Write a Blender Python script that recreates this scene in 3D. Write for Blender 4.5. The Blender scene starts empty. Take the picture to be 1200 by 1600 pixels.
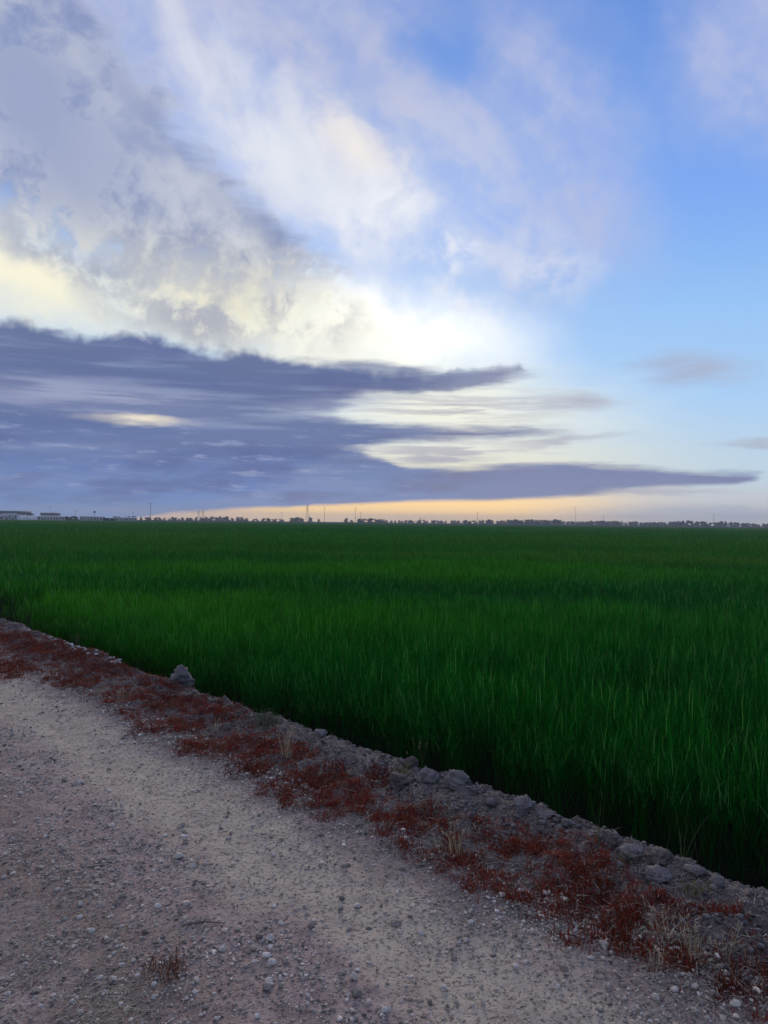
import bpy, bmesh, math, random
import numpy as np
from mathutils import Vector, Matrix, Euler

R = math.radians
scene = bpy.context.scene
COL = scene.collection

# ------------------------------------------------------------------ camera
# world: +Y runs along the dirt road (away, to the upper left of the picture),
# +X runs from the road across the bank into the rice field; z = 0 is the road
F_PX = 1202.0                      # focal length in photo pixels (photo 1200 x 1600)
HEAD = R(41.5)                     # view heading, clockwise from +Y
PITCH = R(0.74)
ROLL = R(0.67)
CAM_Z = 1.60
cam_data = bpy.data.cameras.new('camera')
cam_data.sensor_fit = 'VERTICAL'
cam_data.sensor_height = 24.0
cam_data.lens = 24.0 * F_PX / 1600.0
cam_data.clip_start = 0.05
cam_data.clip_end = 12000.0
cam = bpy.data.objects.new('camera', cam_data)
COL.objects.link(cam)
CAM_M = (Matrix.Rotation(-HEAD, 4, 'Z') @ Matrix.Rotation(R(90) + PITCH, 4, 'X')
         @ Matrix.Rotation(ROLL, 4, 'Z'))
cam.matrix_world = Matrix.Translation((0, 0, CAM_Z)) @ CAM_M
scene.camera = cam


def pix_dir(px, py):
    return (CAM_M.to_3x3() @ Vector(((px - 600.0) / F_PX, (800.0 - py) / F_PX, -1.0))).normalized()


def pix_ground(px, py, z=0.0):
    d = pix_dir(px, py)
    t = (z - CAM_Z) / d.z
    return (d.x * t, d.y * t)


def pix_at(px, dist):
    """ground position straight below photo column px at a given distance"""
    d = pix_dir(px, 815.5 + (px - 600) * 0.0117)
    h = Vector((d.x, d.y)).normalized()
    return (h.x * dist, h.y * dist)


def az_el(px, py):
    d = pix_dir(px, py)
    c, s = math.cos(HEAD), math.sin(HEAD)
    x = d.x * c - d.y * s
    y = d.x * s + d.y * c
    return (math.degrees(math.atan2(x, y)), math.degrees(math.asin(d.z)))


def lin(r, g, b):
    f = lambda c: (c / 255.0) / 12.92 if c / 255.0 <= 0.04045 else ((c / 255.0 + 0.055) / 1.055) ** 2.4
    return (f(r), f(g), f(b))


# ------------------------------------------------------------------ node helper
class NT:
    def __init__(self, tree):
        self.t = tree
        self.n = tree.nodes
        self.l = tree.links

    def node(self, typ, **kw):
        nd = self.n.new(typ)
        for k, v in kw.items():
            setattr(nd, k, v)
        return nd

    def put(self, sock, v):
        if isinstance(v, bpy.types.NodeSocket):
            self.l.new(v, sock)
        elif v is not None:
            if sock.type == 'RGBA' and len(v) == 3:
                v = (*v, 1.0)
            sock.default_value = v

    def m(self, op, a, b=None, c=None, clamp=False):
        nd = self.node('ShaderNodeMath', operation=op, use_clamp=clamp)
        for s, v in zip(nd.inputs, (a, b, c)):
            self.put(s, v)
        return nd.outputs[0]

    def vm(self, op, a, b=None, out=0):
        nd = self.node('ShaderNodeVectorMath', operation=op)
        self.put(nd.inputs[0], a)
        if op == 'SCALE':
            self.put(nd.inputs['Scale'], b)
        elif b is not None:
            self.put(nd.inputs[1], b)
        return nd.outputs[out]

    def ss(self, v, a, b, o0=0.0, o1=1.0, kind='SMOOTHSTEP'):
        nd = self.node('ShaderNodeMapRange', interpolation_type=kind, clamp=True)
        for s, x in zip(nd.inputs, (v, a, b, o0, o1)):
            self.put(s, x)
        return nd.outputs[0]

    def noise(self, vec, scale=1.0, detail=4.0, rough=0.55, dist=0.0, color=False, dim='3D'):
        nd = self.node('ShaderNodeTexNoise', noise_dimensions=dim)
        self.put(nd.inputs['Vector'], vec)
        nd.inputs['Scale'].default_value = scale
        nd.inputs['Detail'].default_value = detail
        nd.inputs['Roughness'].default_value = rough
        nd.inputs['Distortion'].default_value = dist
        return nd.outputs[1 if color else 0]

    def mapping(self, vec, loc=(0, 0, 0), rot=(0, 0, 0), scale=(1, 1, 1), typ='POINT'):
        nd = self.node('ShaderNodeMapping', vector_type=typ)
        self.put(nd.inputs['Vector'], vec)
        nd.inputs['Location'].default_value = loc
        nd.inputs['Rotation'].default_value = rot
        nd.inputs['Scale'].default_value = scale
        return nd.outputs[0]

    def mix(self, fac, a, b, blend='MIX'):
        nd = self.node('ShaderNodeMix', data_type='RGBA', blend_type=blend, clamp_factor=True)
        self.put(nd.inputs[0], fac)
        self.put(nd.inputs[6], a)
        self.put(nd.inputs[7], b)
        return nd.outputs[2]

    def ramp(self, fac, stops, interp='LINEAR'):
        nd = self.node('ShaderNodeValToRGB')
        cr = nd.color_ramp
        cr.interpolation = interp
        while len(cr.elements) < len(stops):
            cr.elements.new(0.5)
        for e, (p, c) in zip(cr.elements, stops):
            e.position = p
            e.color = (*c, 1.0)
        self.put(nd.inputs[0], fac)
        return nd.outputs[0]

    def curve(self, x, pts):
        nd = self.node('ShaderNodeFloatCurve')
        c = nd.mapping.curves[0]
        pts = sorted(pts)
        while len(c.points) < len(pts):
            c.points.new(0.5, 0.5)
        for p, q in zip(c.points, pts):
            p.location = q
            p.handle_type = 'AUTO_CLAMPED'
        nd.mapping.extend = 'HORIZONTAL'
        nd.mapping.update()
        self.put(nd.inputs['Value'], x)
        return nd.outputs[0]


# ------------------------------------------------------------------ sky
SUN_AZ, SUN_EL = az_el(600, 512)          # the blown-out patch in the clouds
SUN_EL = 12.0
world = bpy.data.worlds.new('World')
scene.world = world
world.use_nodes = True
W = NT(world.node_tree)
W.n.clear()
KSKY = 0.1                                # background strength
HAZE = 0.00032                            # haze density per metre
DIR = W.node('ShaderNodeTexCoord').outputs['Generated']
rot = W.mapping(DIR, rot=(0, 0, HEAD))    # forward = +Y
sx = W.node('ShaderNodeSeparateXYZ')
W.put(sx.inputs[0], rot)
X_, Y_, Z_ = sx.outputs
AZ = W.m('MULTIPLY', W.m('ARCTAN2', X_, Y_), 180 / math.pi)
EL = W.m('MULTIPLY', W.m('ARCSINE', W.m('MINIMUM', W.m('MAXIMUM', Z_, -1.0), 1.0)), 180 / math.pi)


def combine(a, b, c=0.0):
    nd = W.node('ShaderNodeCombineXYZ')
    for s, v in zip(nd.inputs, (a, b, c)):
        W.put(s, v)
    return nd.outputs[0]


P = combine(AZ, EL)
# warps: flat streaky (for the low stratus) and billowy (for the upper clouds)
flat = W.mapping(rot, scale=(1, 1, 5.5))
n_flat = W.noise(flat, 7.0, 5.0, 0.60)
n_flat2 = W.noise(flat, 22.0, 3.0, 0.62)
n_puff = W.noise(rot, 16.0, 6.0, 0.58, 0.30)
n_puff2 = W.noise(rot, 46.0, 4.0, 0.62, 0.5)
flatS = W.mapping(rot, scale=(1, 1, 15.0))
n_str = W.noise(flatS, 6.0, 5.0, 0.60, 0.15)
n_bil = W.noise(rot, 24.0, 3.0, 0.52, 0.3)
n_soft = W.noise(rot, 5.0, 3.0, 0.55)
# fibres of the high veil run down to the right
fib = W.mapping(P, rot=(0, 0, R(38)), scale=(1, 1, 1))
fib = W.vm('MULTIPLY', fib, (0.045, 0.17, 1.0))
n_fib = W.noise(fib, 1.0, 4.0, 0.55, 0.9)
fib2 = W.vm('MULTIPLY', W.mapping(P, rot=(0, 0, R(60))), (0.05, 0.14, 1.0))
n_fib2 = W.noise(W.vm('ADD', fib2, (7.3, 2.1, 0.0)), 1.0, 4.0, 0.55, 0.9)
wcol = W.noise(rot, 9.0, 4.0, 0.6, 0.0, True)
WARP = W.vm('MULTIPLY', W.vm('SUBTRACT', wcol, (0.5, 0.5, 0.5)), (8.0, 7.0, 0.0))
PW = W.vm('ADD', P, WARP)
wflat = W.noise(flat, 9.0, 4.0, 0.6, 0.0, True)
PF = W.vm('ADD', P, W.vm('MULTIPLY', W.vm('SUBTRACT', wflat, (0.5, 0.5, 0.5)), (7.0, 1.6, 0.0)))


def centred(n, k):
    return W.m('MULTIPLY', W.m('SUBTRACT', n, 0.5), k)


def blob(cx, cy, rx, ry, ang=0.0, vec=None, lo=1.0, hi=0.0):
    """soft ellipse, centre / radii in photo pixels, ang in degrees (clockwise in the picture)"""
    a, e = az_el(cx, cy)
    k = 1 / 21.0
    v = W.mapping(vec if vec is not None else PW, loc=(a, e, 0), rot=(0, 0, R(-ang)),
                  scale=(rx * k, ry * k, 1), typ='TEXTURE')
    return W.ss(W.vm('LENGTH', v, out=1), lo, hi)


sep = W.node('ShaderNodeSeparateXYZ')
W.put(sep.inputs[0], PF)
AZN = W.ss(sep.outputs[0], -40.0, 40.0, kind='LINEAR')     # azimuth, combed sideways into streaks


def edge(pts):
    return W.m('MULTIPLY', W.curve(AZN, [((az_el(*p)[0] + 40) / 80, az_el(*p)[1] / 45) for p in pts]), 45.0)


def band(top, bot, st, sb, nt, nb):
    """cloud between two drawn edges; st / sb softness in degrees, nt / nb edge noise"""
    t = W.m('ADD', edge(top), nt)
    b = W.m('ADD', edge(bot), nb)
    mt = W.ss(W.m('SUBTRACT', t, EL), 0.0, st)
    mb = W.ss(W.m('SUBTRACT', EL, b), 0.0, sb)
    return W.m('MULTIPLY', mt, mb)


def C(r, g, b, k=1.0):
    c = lin(r, g, b)
    return tuple(x * k / KSKY for x in c)


sky_tex = W.node('ShaderNodeTexSky', sky_type='NISHITA', sun_disc=False)
sky_tex.sun_elevation = R(SUN_EL)
sky_tex.sun_rotation = HEAD + R(SUN_AZ)
sky_tex.altitude = 0.0
sky_tex.air_density = 1.0
sky_tex.dust_density = 0.6
sky_tex.ozone_density = 3.0
NISH = sky_tex.outputs[0]
# clear air: the physical sky, with the saturated rendering of the phone camera
hs = W.node('ShaderNodeHueSaturation')
hs.inputs['Saturation'].default_value = 1.9
hs.inputs['Value'].default_value = 0.80
W.put(hs.inputs['Color'], NISH)
sky = W.vm('MINIMUM', W.vm('MAXIMUM', hs.outputs[0], (0.3, 0.3, 0.3)), (9.0, 9.2, 9.4))
sky = W.mix(W.m('MULTIPLY', W.ss(EL, 34.0, 22.0, 0.85, 0.88), W.ss(Y_, -0.35, 0.55, 0.25, 1.0)), sky, W.ramp(W.ss(EL, 0.0, 40.0, kind='LINEAR'), [(0.0, C(196, 224, 250)), (0.2, C(180, 216, 252)), (0.37, C(156, 201, 254)), (0.55, C(134, 178, 251)), (0.8, C(116, 158, 234)), (1.0, C(98, 144, 224))]))
# pale damp air low down, warm under the sun, greyish away from it
DAZ = W.m('ABSOLUTE', W.m('SUBTRACT', AZ, SUN_AZ))
sky = W.mix(W.m('MULTIPLY', W.ss(EL, 20.0, 5.5), 0.62), sky, C(172, 209, 250))
lowc = W.mix(W.ss(DAZ, 6.0, 28.0), C(255, 244, 205), C(200, 220, 232))
sky = W.mix(W.m('MULTIPLY', W.ss(EL, 9.5, 3.0), 0.85), sky, lowc)
horc = W.mix(W.ss(W.m('SUBTRACT', AZ, 3.0), 4.0, 20.0), C(255, 210, 134, 1.45), C(212, 210, 212))
horc = W.mix(W.ss(AZ, -5.0, -19.0), horc, C(252, 206, 160, 1.1))
sky = W.mix(W.m('MULTIPLY', W.ss(EL, 3.6, 1.0), 0.95), sky, horc)
sky = W.mix(W.m('MULTIPLY', W.ss(EL, 1.0, 0.1), 0.3), sky, C(196, 180, 186))

# aureole: thin bright cloud lit through from behind
g1 = blob(600, 512, 320, 105, 6, PW, 1.05, 0.1)
g2 = W.m('MAXIMUM', blob(40, 435, 360, 120, 14, PW), W.m('MULTIPLY', blob(330, 490, 460, 130, 10, PW), 0.92))
g3 = blob(690, 640, 420, 110, 2, PF)
sky = W.mix(W.m('MULTIPLY', g1, W.ss(n_puff, 0.30, 0.52, 0.68, 1.0)), sky, C(255, 254, 246, 1.3))
sky = W.mix(W.m('MULTIPLY', g3, 0.9), sky, C(255, 253, 232))

# high veil, lilac white, combed by the wind
veil_reg = W.m('MAXIMUM', blob(420, 150, 720, 360, 20), blob(800, 270, 340, 330, 60))
veil_reg = W.m('MAXIMUM', veil_reg, W.m('MULTIPLY', blob(1190, 70, 200, 210, 40), 0.9))
veil_reg = W.m('MAXIMUM', veil_reg, W.m('MULTIPLY', W.ss(EL, 33.0, 46.0), W.ss(n_soft, 0.30, 0.48, 0.3, 1.0)))
tex = W.ss(W.m('ADD', W.m('MULTIPLY', n_fib, 0.50), W.m('ADD', W.m('MULTIPLY', n_puff, 0.38), W.m('MULTIPLY', n_puff2, 0.16))), 0.40, 0.64)
vm_ = W.m('MULTIPLY', W.ss(veil_reg, 0.0, 0.75), W.m('ADD', W.m('MULTIPLY', tex, 0.52), W.ss(AZ, -6.0, 12.0, 0.50, 0.36)))
hole = W.m('MAXIMUM', blob(690, 70, 95, 75, 10), W.m('MULTIPLY', blob(560, 120, 90, 50, 30), 0.5))
vm_ = W.m('MULTIPLY', vm_, W.m('SUBTRACT', 1.0, W.m('MULTIPLY', hole, 0.8)))
vcol = W.mix(W.ss(EL, 33.0, 17.0), C(186, 192, 222), C(222, 228, 244))
vcol = W.mix(W.ss(EL, 34.0, 48.0), vcol, C(192, 190, 206))
vcol = W.mix(W.ss(AZ, 2.0, 15.0), vcol, C(186, 194, 228))
sky = W.mix(vm_, sky, vcol)
# the bright diagonal streak of the veil and its creamy lower end
st = W.m('MAXIMUM', blob(400, 190, 360, 85, 39), blob(530, 260, 240, 95, 30))
st = W.m('MULTIPLY', st, W.ss(W.m('ADD', W.m('MULTIPLY', n_fib2, 0.65), W.m('MULTIPLY', n_puff, 0.35)), 0.32, 0.60, 0.2, 1.0))
sky = W.mix(W.m('MULTIPLY', st, 0.95), sky, C(232, 235, 244))
cr = W.m('MULTIPLY', blob(560, 235, 120, 60, 30), W.ss(n_puff, 0.35, 0.6))
sky = W.mix(W.m('MULTIPLY', cr, 0.7), sky, C(249, 241, 232))
# small bright tufts over the blue
tf = W.m('MAXIMUM', W.m('MULTIPLY', blob(590, 340, 170, 75, 8), 0.9), blob(710, 398, 95, 32, 14))
tf = W.m('MAXIMUM', tf, blob(725, 458, 60, 34, 30))
tf = W.m('MAXIMUM', tf, W.m('MULTIPLY', blob(855, 420, 120, 75, 15), 0.5))
tf = W.m('MULTIPLY', tf, W.ss(n_puff, 0.36, 0.62))
sky = W.mix(tf, sky, C(240, 243, 251))

# grey altocumulus deck, upper left, its lower side lit yellow
deck = band([(-150, -380), (0, -220), (110, -60), (230, 95), (330, 215), (420, 300), (510, 370), (590, 428), (640, 455), (760, 520)],
            [(-150, 400), (0, 392), (110, 425), (230, 480), (330, 505), (420, 490), (510, 462), (590, 452), (640, 462), (760, 540)],
            3.0, 4.0, centred(n_puff, 6.0), W.m('ADD', centred(n_puff, 11.0), centred(n_puff2, 5.0)))
dens = W.m('ADD', W.m('MULTIPLY', n_puff, 0.65), W.m('MULTIPLY', n_soft, 0.35))
dens = W.m('ADD', dens, centred(n_puff2, 0.35))
dk = W.m('MULTIPLY', W.ss(dens, 0.30, 0.70), W.ss(EL, 13.0, 20.0, 0.85, 1.0))
dk = W.m('MAXIMUM', dk, W.m('MULTIPLY', blob(60, 150, 330, 200, 35), 0.75))
dk = W.m('MAXIMUM', dk, W.m('MULTIPLY', blob(450, 375, 210, 60, 32), 0.95))
dk = W.m('MAXIMUM', dk, W.m('MULTIPLY', blob(260, 195, 260, 65, 42), 0.85))
dk = W.m('MAXIMUM', dk, W.m('MULTIPLY', blob(215, 205, 130, 55, 30), 0.8))
dk = W.m('MULTIPLY', dk, W.m('SUBTRACT', 1.0, W.m('MULTIPLY', blob(290, 285, 120, 50, 20), 0.6)))
lit = W.mix(W.ss(EL, 22.0, 13.5), C(202, 207, 220), C(252, 246, 216))
drk = W.mix(W.ss(EL, 26.0, 14.0), C(136, 150, 193), C(134, 144, 174))
dcol = W.mix(dk, lit, drk)
gl = W.mix(W.m('MULTIPLY', g2, 1.0), sky, C(253, 248, 222, 1.0))
sky = gl
sky = W.mix(W.m('MULTIPLY', deck, 0.97), sky, dcol)
# little dark puffs floating in the bright gap
pf = W.m('MAXIMUM', blob(290, 488, 230, 75, 12), W.m('MULTIPLY', blob(160, 420, 230, 60, 14), 0.9))
pf = W.m('MAXIMUM', pf, W.m('MULTIPLY', blob(430, 490, 210, 62, 8), 0.95))
pf = W.m('MAXIMUM', pf, W.m('MULTIPLY', blob(60, 380, 160, 50, 14), 0.9))
pf = W.m('MULTIPLY', pf, W.ss(W.m('ADD', n_puff, centred(n_puff2, 0.4)), 0.38, 0.58))
sky = W.mix(W.m('MULTIPLY', pf, 0.9), sky, W.mix(n_puff2, C(136, 146, 176), C(186, 188, 198)))

# dark stratus bank reaching in from the left
nA = W.m('ADD', centred(n_bil, 2.6), centred(n_soft, 1.2))
nF = W.m('ADD', centred(n_flat, 1.5), W.m('ADD', centred(n_flat2, 0.7), centred(n_str, 1.6)))
A = band([(-160, 458), (0, 484), (60, 490), (120, 506), (200, 519), (330, 536), (400, 549), (480, 557), (600, 574), (680, 586), (720, 575), (760, 571), (810, 570), (835, 592), (900, 640)],
         [(-160, 690), (0, 690), (200, 690), (330, 680), (480, 662), (560, 634), (640, 624), (700, 612), (740, 606), (810, 594), (835, 591), (900, 600)],
         0.9, 1.6, nA, nF)
B = band([(-160, 600), (0, 622), (200, 640), (400, 640), (480, 640), (560, 650), (640, 655), (740, 657), (800, 657), (860, 660), (925, 664), (950, 690)],
         [(-160, 800), (0, 800), (400, 780), (500, 725), (560, 706), (640, 697), (740, 694), (800, 690), (860, 685), (925, 679), (950, 672)],
         1.0, 0.8, W.m('MULTIPLY', nF, 0.9), W.m('MULTIPLY', nF, 0.6))
Cc = band([(-160, 690), (0, 700), (400, 690), (500, 690), (580, 704), (640, 723), (720, 723), (800, 719), (900, 717), (1000, 724), (1080, 730), (1180, 733), (1220, 760)],
          [(-160, 838), (0, 838), (200, 816), (260, 806), (400, 799), (560, 791), (700, 787), (800, 785), (900, 779), (960, 773), (1040, 765), (1180, 755), (1220, 742)],
          0.7, 0.40, W.m('MULTIPLY', nF, 0.55), W.m('MULTIPLY', centred(n_flat, 1.0), 0.35))
bcol = W.ramp(W.ss(EL, 0.0, 15.0, kind='LINEAR'),
              [(0.0, C(116, 150, 206)), (0.16, C(114, 138, 192)), (0.35, C(100, 119, 168)), (0.62, C(95, 109, 153)), (0.85, C(100, 114, 156)), (1.0, C(146, 152, 178))])
brk = W.mix(W.ss(AZ, -10.0, 12.0), C(94, 107, 156), C(112, 113, 146))
bcol = W.mix(W.ss(n_str, 0.46, 0.70, 0.0, 0.6), bcol, C(136, 150, 190))
bcol = W.mix(W.ss(n_flat, 0.55, 0.32, 0.0, 0.8), bcol, brk)
bcol = W.mix(W.ss(AZ, -2.0, 12.0, 0.0, 0.6), bcol, C(134, 136, 170))
fadeL = W.m('MULTIPLY', W.ss(AZ, -150.0, -70.0), 1.0)
for mk, op in ((A, 0.97), (B, 0.96), (Cc, 0.96)):
    sky = W.mix(W.m('MULTIPLY', W.m('MULTIPLY', mk, fadeL), op), sky, bcol)
fg = W.m('MAXIMUM', blob(690, 596, 170, 20, -3, PF, 1.0, 0.45), W.m('MULTIPLY', blob(600, 590, 200, 26, 3, PF, 1.0, 0.4), 0.9))
sky = W.mix(W.m('MULTIPLY', fg, 0.85), sky, bcol)
# pale slits in the bank
sl = W.m('MULTIPLY', blob(150, 622, 430, 42, 2, PF), W.ss(n_str, 0.40, 0.60, 0.25, 0.8))
sl = W.m('MAXIMUM', sl, W.m('MULTIPLY', blob(520, 632, 200, 20, -2, PF), 0.45))
sky = W.mix(sl, sky, C(166, 172, 200))
sky = W.mix(W.m('MULTIPLY', blob(222, 656, 105, 13, 1, PF), 0.9), sky, C(252, 240, 214))
thin = W.m('MULTIPLY', W.ss(n_flat2, 0.56, 0.70), W.m('MULTIPLY', W.ss(EL, 9.0, 5.0), W.ss(EL, 0.5, 2.5)))
thin = W.m('MULTIPLY', thin, W.ss(AZ, 8.0, -4.0))
sky = W.mix(W.m('MULTIPLY', thin, 0.45), sky, C(170, 178, 214))
# torn wisps in the bright gaps between the bands
wi = W.m('MULTIPLY', W.m('MAXIMUM', blob(690, 636, 300, 42, 0, PF), blob(700, 708, 260, 26, 0, PF)), W.ss(n_str, 0.46, 0.58))
sky = W.mix(W.m('MULTIPLY', wi, 0.75), sky, C(178, 176, 190))
# the small separate clouds on the right
sm = W.m('MULTIPLY', blob(1085, 577, 125, 36, 3, PF), W.ss(n_flat, 0.30, 0.52, 0.35, 1.0))
sky = W.mix(W.m('MULTIPLY', sm, 0.9), sky, C(172, 182, 208))
sm2 = W.m('MAXIMUM', blob(900, 626, 110, 18, 2, PF), W.m('MULTIPLY', blob(880, 690, 160, 9, -3, PF), 0.9))
sm2 = W.m('MAXIMUM', sm2, W.m('MULTIPLY', blob(1190, 693, 100, 9, 1, PF), 0.8))
sm2 = W.m('MAXIMUM', sm2, W.m('MULTIPLY', blob(700, 716, 110, 10, 1, PF), 0.9))
sm2 = W.m('MAXIMUM', sm2, W.m('MULTIPLY', blob(1010, 768, 150, 8, -1, PF), 0.9))
sky = W.mix(W.m('MULTIPLY', sm2, 0.75), sky, C(172, 172, 190))
sm3 = W.m('MULTIPLY', blob(1130, 800, 330, 15, 0, PF), 0.7)
sky = W.mix(sm3, sky, C(184, 190, 206))

bg = W.node('ShaderNodeBackground')
bg.inputs['Strength'].default_value = KSKY
W.put(bg.inputs['Color'], sky)
wo = W.node('ShaderNodeOutputWorld')
W.l.new(bg.outputs[0], wo.inputs['Surface'])
world.cycles.sampling_method = 'MANUAL'
world.cycles.sample_map_resolution = 512

# sun behind thin cloud: weak, wide, warm
sun_data = bpy.data.lights.new('sun', 'SUN')
sun_data.energy = 1.5
sun_data.angle = R(14)
sun_data.color = (1.0, 0.88, 0.70)
sun = bpy.data.objects.new('sun', sun_data)
COL.objects.link(sun)
sd = Vector((math.sin(HEAD + R(SUN_AZ)) * math.cos(R(SUN_EL)), math.cos(HEAD + R(SUN_AZ)) * math.cos(R(SUN_EL)), math.sin(R(SUN_EL))))
sun.rotation_euler = sd.to_track_quat('Z', 'Y').to_euler()
sun.location = (0, 0, 60)

vs = scene.view_settings
vs.view_transform = 'Standard'
vs.look = 'None'
vs.exposure = 0.0
vs.gamma = 1.0
vs.use_curve_mapping = False
scene.cycles.use_denoising = True
scene.cycles.volume_bounces = 0
scene.cycles.max_bounces = 6
scene.cycles.diffuse_bounces = 3
scene.cycles.transmission_bounces = 4
# ------------------------------------------------------------------ numeric helpers
RNG = np.random.default_rng(11)


def vnoise(x, y, seed=0):
    xi = np.floor(x).astype(np.int64)
    yi = np.floor(y).astype(np.int64)
    fx = x - xi
    fy = y - yi
    sx_ = fx * fx * fx * (fx * (fx * 6 - 15) + 10)
    sy_ = fy * fy * fy * (fy * (fy * 6 - 15) + 10)

    def h(i, j):
        n = (i * 374761393 + j * 668265263 + seed * 974634777) & 0xFFFFFFFF
        n = ((n ^ (n >> 13)) * 1274126177) & 0xFFFFFFFF
        n = (n ^ (n >> 16)) & 0xFFFF
        return n * (2 * math.pi / 65536.0)

    def g(i, j, dx, dy):
        a = h(i, j)
        return np.cos(a) * dx + np.sin(a) * dy

    a = g(xi, yi, fx, fy)
    b = g(xi + 1, yi, fx - 1, fy)
    c = g(xi, yi + 1, fx, fy - 1)
    d = g(xi + 1, yi + 1, fx - 1, fy - 1)
    return (a + (b - a) * sx_ + (c - a) * sy_ + (a - b - c + d) * sx_ * sy_) * 1.5


def fbm(x, y, f, octs=4, gain=0.5, seed=0):
    s = 0.0
    amp = 1.0
    for o in range(octs):
        s = s + amp * vnoise(x * f + 17.3 * o, y * f - 9.1 * o, seed + o)
        f *= 2.03
        amp *= gain
    return s


def billow(x, y, f, octs=3, gain=0.5, seed=0):
    s = 0.0
    amp = 1.0
    for o in range(octs):
        s = s + amp * np.abs(vnoise(x * f + 3.3 * o, y * f + 5.1 * o, seed + o))
        f *= 2.1
        amp *= gain
    return s


def sstep(x, a, b):
    t = np.clip((x - a) / (b - a), 0, 1)
    return t * t * (3 - 2 * t)


# red weed patches read off the photograph (px, py, radius across, radius along)
PATCH = [(10, 998, .30, .5), (60, 1012, .28, .5), (20, 1040, .22, .45), (115, 1025, .28, .5), (165, 1045, .22, .4), (120, 1062, .14, .3),
         (215, 1092, .14, .3), (262, 1094, .17, .35), (318, 1106, .17, .3), (345, 1120, .14, .25), (270, 1135, .14, .2),
         (330, 1165, .13, .2), (385, 1165, .17, .2), (425, 1175, .17, .22), (400, 1195, .10, .2), (480, 1212, .17, .22),
         (520, 1232, .15, .2), (545, 1255, .11, .15), (500, 1250, .09, .12), (630, 1272, .12, .13), (655, 1280, .10, .12), (690, 1332, .09, .13),
         (725, 1345, .10, .13), (790, 1318, .13, .15), (850, 1322, .14, .18), (905, 1350, .14, .18), (850, 1388, .10, .14),
         (905, 1425, .10, .15), (960, 1440, .10, .15), (930, 1390, .11, .13), (1010, 1475, .09, .13), (1060, 1492, .08, .12),
         (1080, 1425, .07, .10), (1000, 1400, .10, .1), (1130, 1540, .06, .10), (590, 1215, .10, .14), (250, 1070, .16, .3)]
PATCH = [(*pix_ground(a, b, 0.03), c, d) for a, b, c, d in PATCH]


def weed_mask(v, u):
    m = np.zeros_like(v)
    wv = v + 0.10 * fbm(v, u, 3.0, 3, 0.6, 40)
    wu = u + 0.16 * fbm(v, u, 2.5, 3, 0.6, 50)
    for pv, pu, rv, ru in PATCH:
        d2 = ((wv - pv) / (rv * 1.6)) ** 2 + ((wu - pu) / (ru * 1.6)) ** 2
        m = np.maximum(m, np.exp(-d2 * 1.2))
    # the strip goes on beyond the picture
    strip = sstep(v, 2.45, 2.65) * sstep(v, 3.3, 2.95) * np.maximum(sstep(u, 11.5, 13.5), sstep(u, 1.0, 0.2))
    m = np.maximum(m, strip * sstep(fbm(v, u, 1.5, 3, 0.5, 60), -0.1, 0.4))
    base = sstep(v + 0.12 * fbm(v, u, 2.0, 2, 0.5, 77), 2.42, 2.62) * sstep(v - 0.25 * sstep(u, 4.5, 7.0) + 0.12 * fbm(v, u, 1.6, 2, 0.5, 78), 3.25, 2.85)
    m = np.maximum(m, 0.40 * base)
    tx = fbm(v, u, 9.0, 3, 0.6, 70)
    tx2 = fbm(v, u, 2.6, 2, 0.5, 75)
    return np.clip(m * 1.2 + 0.55 * tx + 0.35 * tx2 - 0.28, 0, 1) * sstep(m, 0.05, 0.3)


PV = np.array([-60, -14, -6.5, -5.2, -4.2, -3.4, -2.6, -1.2, -0.35, 0.2, 0.75, 1.25, 1.75, 2.05, 2.32, 2.55, 2.8, 3.1, 3.32, 3.46, 3.60, 3.78, 3.98, 4.4, 5.2, 60])
PZ = np.array([-.62, -.62, -.62, -.30, -.02, .03, .0, .01, -.022, -.015, .015, .012, -.022, -.026, -.008, .006, .02, .030, .030, .015, -.08, -.30, -.47, -.54, -.60, -.60])


def ground_z(v, u):
    ve = v + 0.10 * fbm(u * 1.0, u * 0 + 3.0, 0.7, 3, 0.55, 5) * sstep(v, 1.9, 3.0)
    z = np.interp(ve, PV, PZ)
    z = z + 0.010 * fbm(v, u, 1.1, 4, 0.5, 1) + 0.004 * fbm(v, u, 9.0, 3, 0.55, 2)
    track = np.exp(-((v - 2.05) / 0.28) ** 2) + np.exp(-((v - 0.0) / 0.33) ** 2)
    z = z + (0.0035 * (1 - 0.7 * np.clip(track, 0, 1))) * fbm(v, u, 30.0, 2, 0.6, 3)
    # small rim of pushed-up dust beside the wheel track
    z = z + 0.012 * np.exp(-((v - 1.72 - 0.05 * fbm(u, u * 0, 1.3, 2, 0.5, 8)) / 0.07) ** 2) * sstep(fbm(v, u, 0.9, 2, 0.5, 9), -0.2, 0.3)
    bank = sstep(ve, 2.55, 3.0) * sstep(ve, 4.3, 3.7)
    clod = billow(v, u, 5.5, 4, 0.55, 20)
    z = z + bank * (0.050 * (clod - 0.42) + 0.02 * fbm(v, u, 2.2, 3, 0.5, 30))
    crest = np.exp(-((ve - 3.36) / 0.16) ** 2)
    z = z + crest * 0.035 * np.clip(fbm(v, u, 3.6, 3, 0.6, 33) + 0.1, -0.3, 1.0)
    return z


def gz(v, u):
    return float(ground_z(np.array([v]), np.array([u]))[0])


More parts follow.
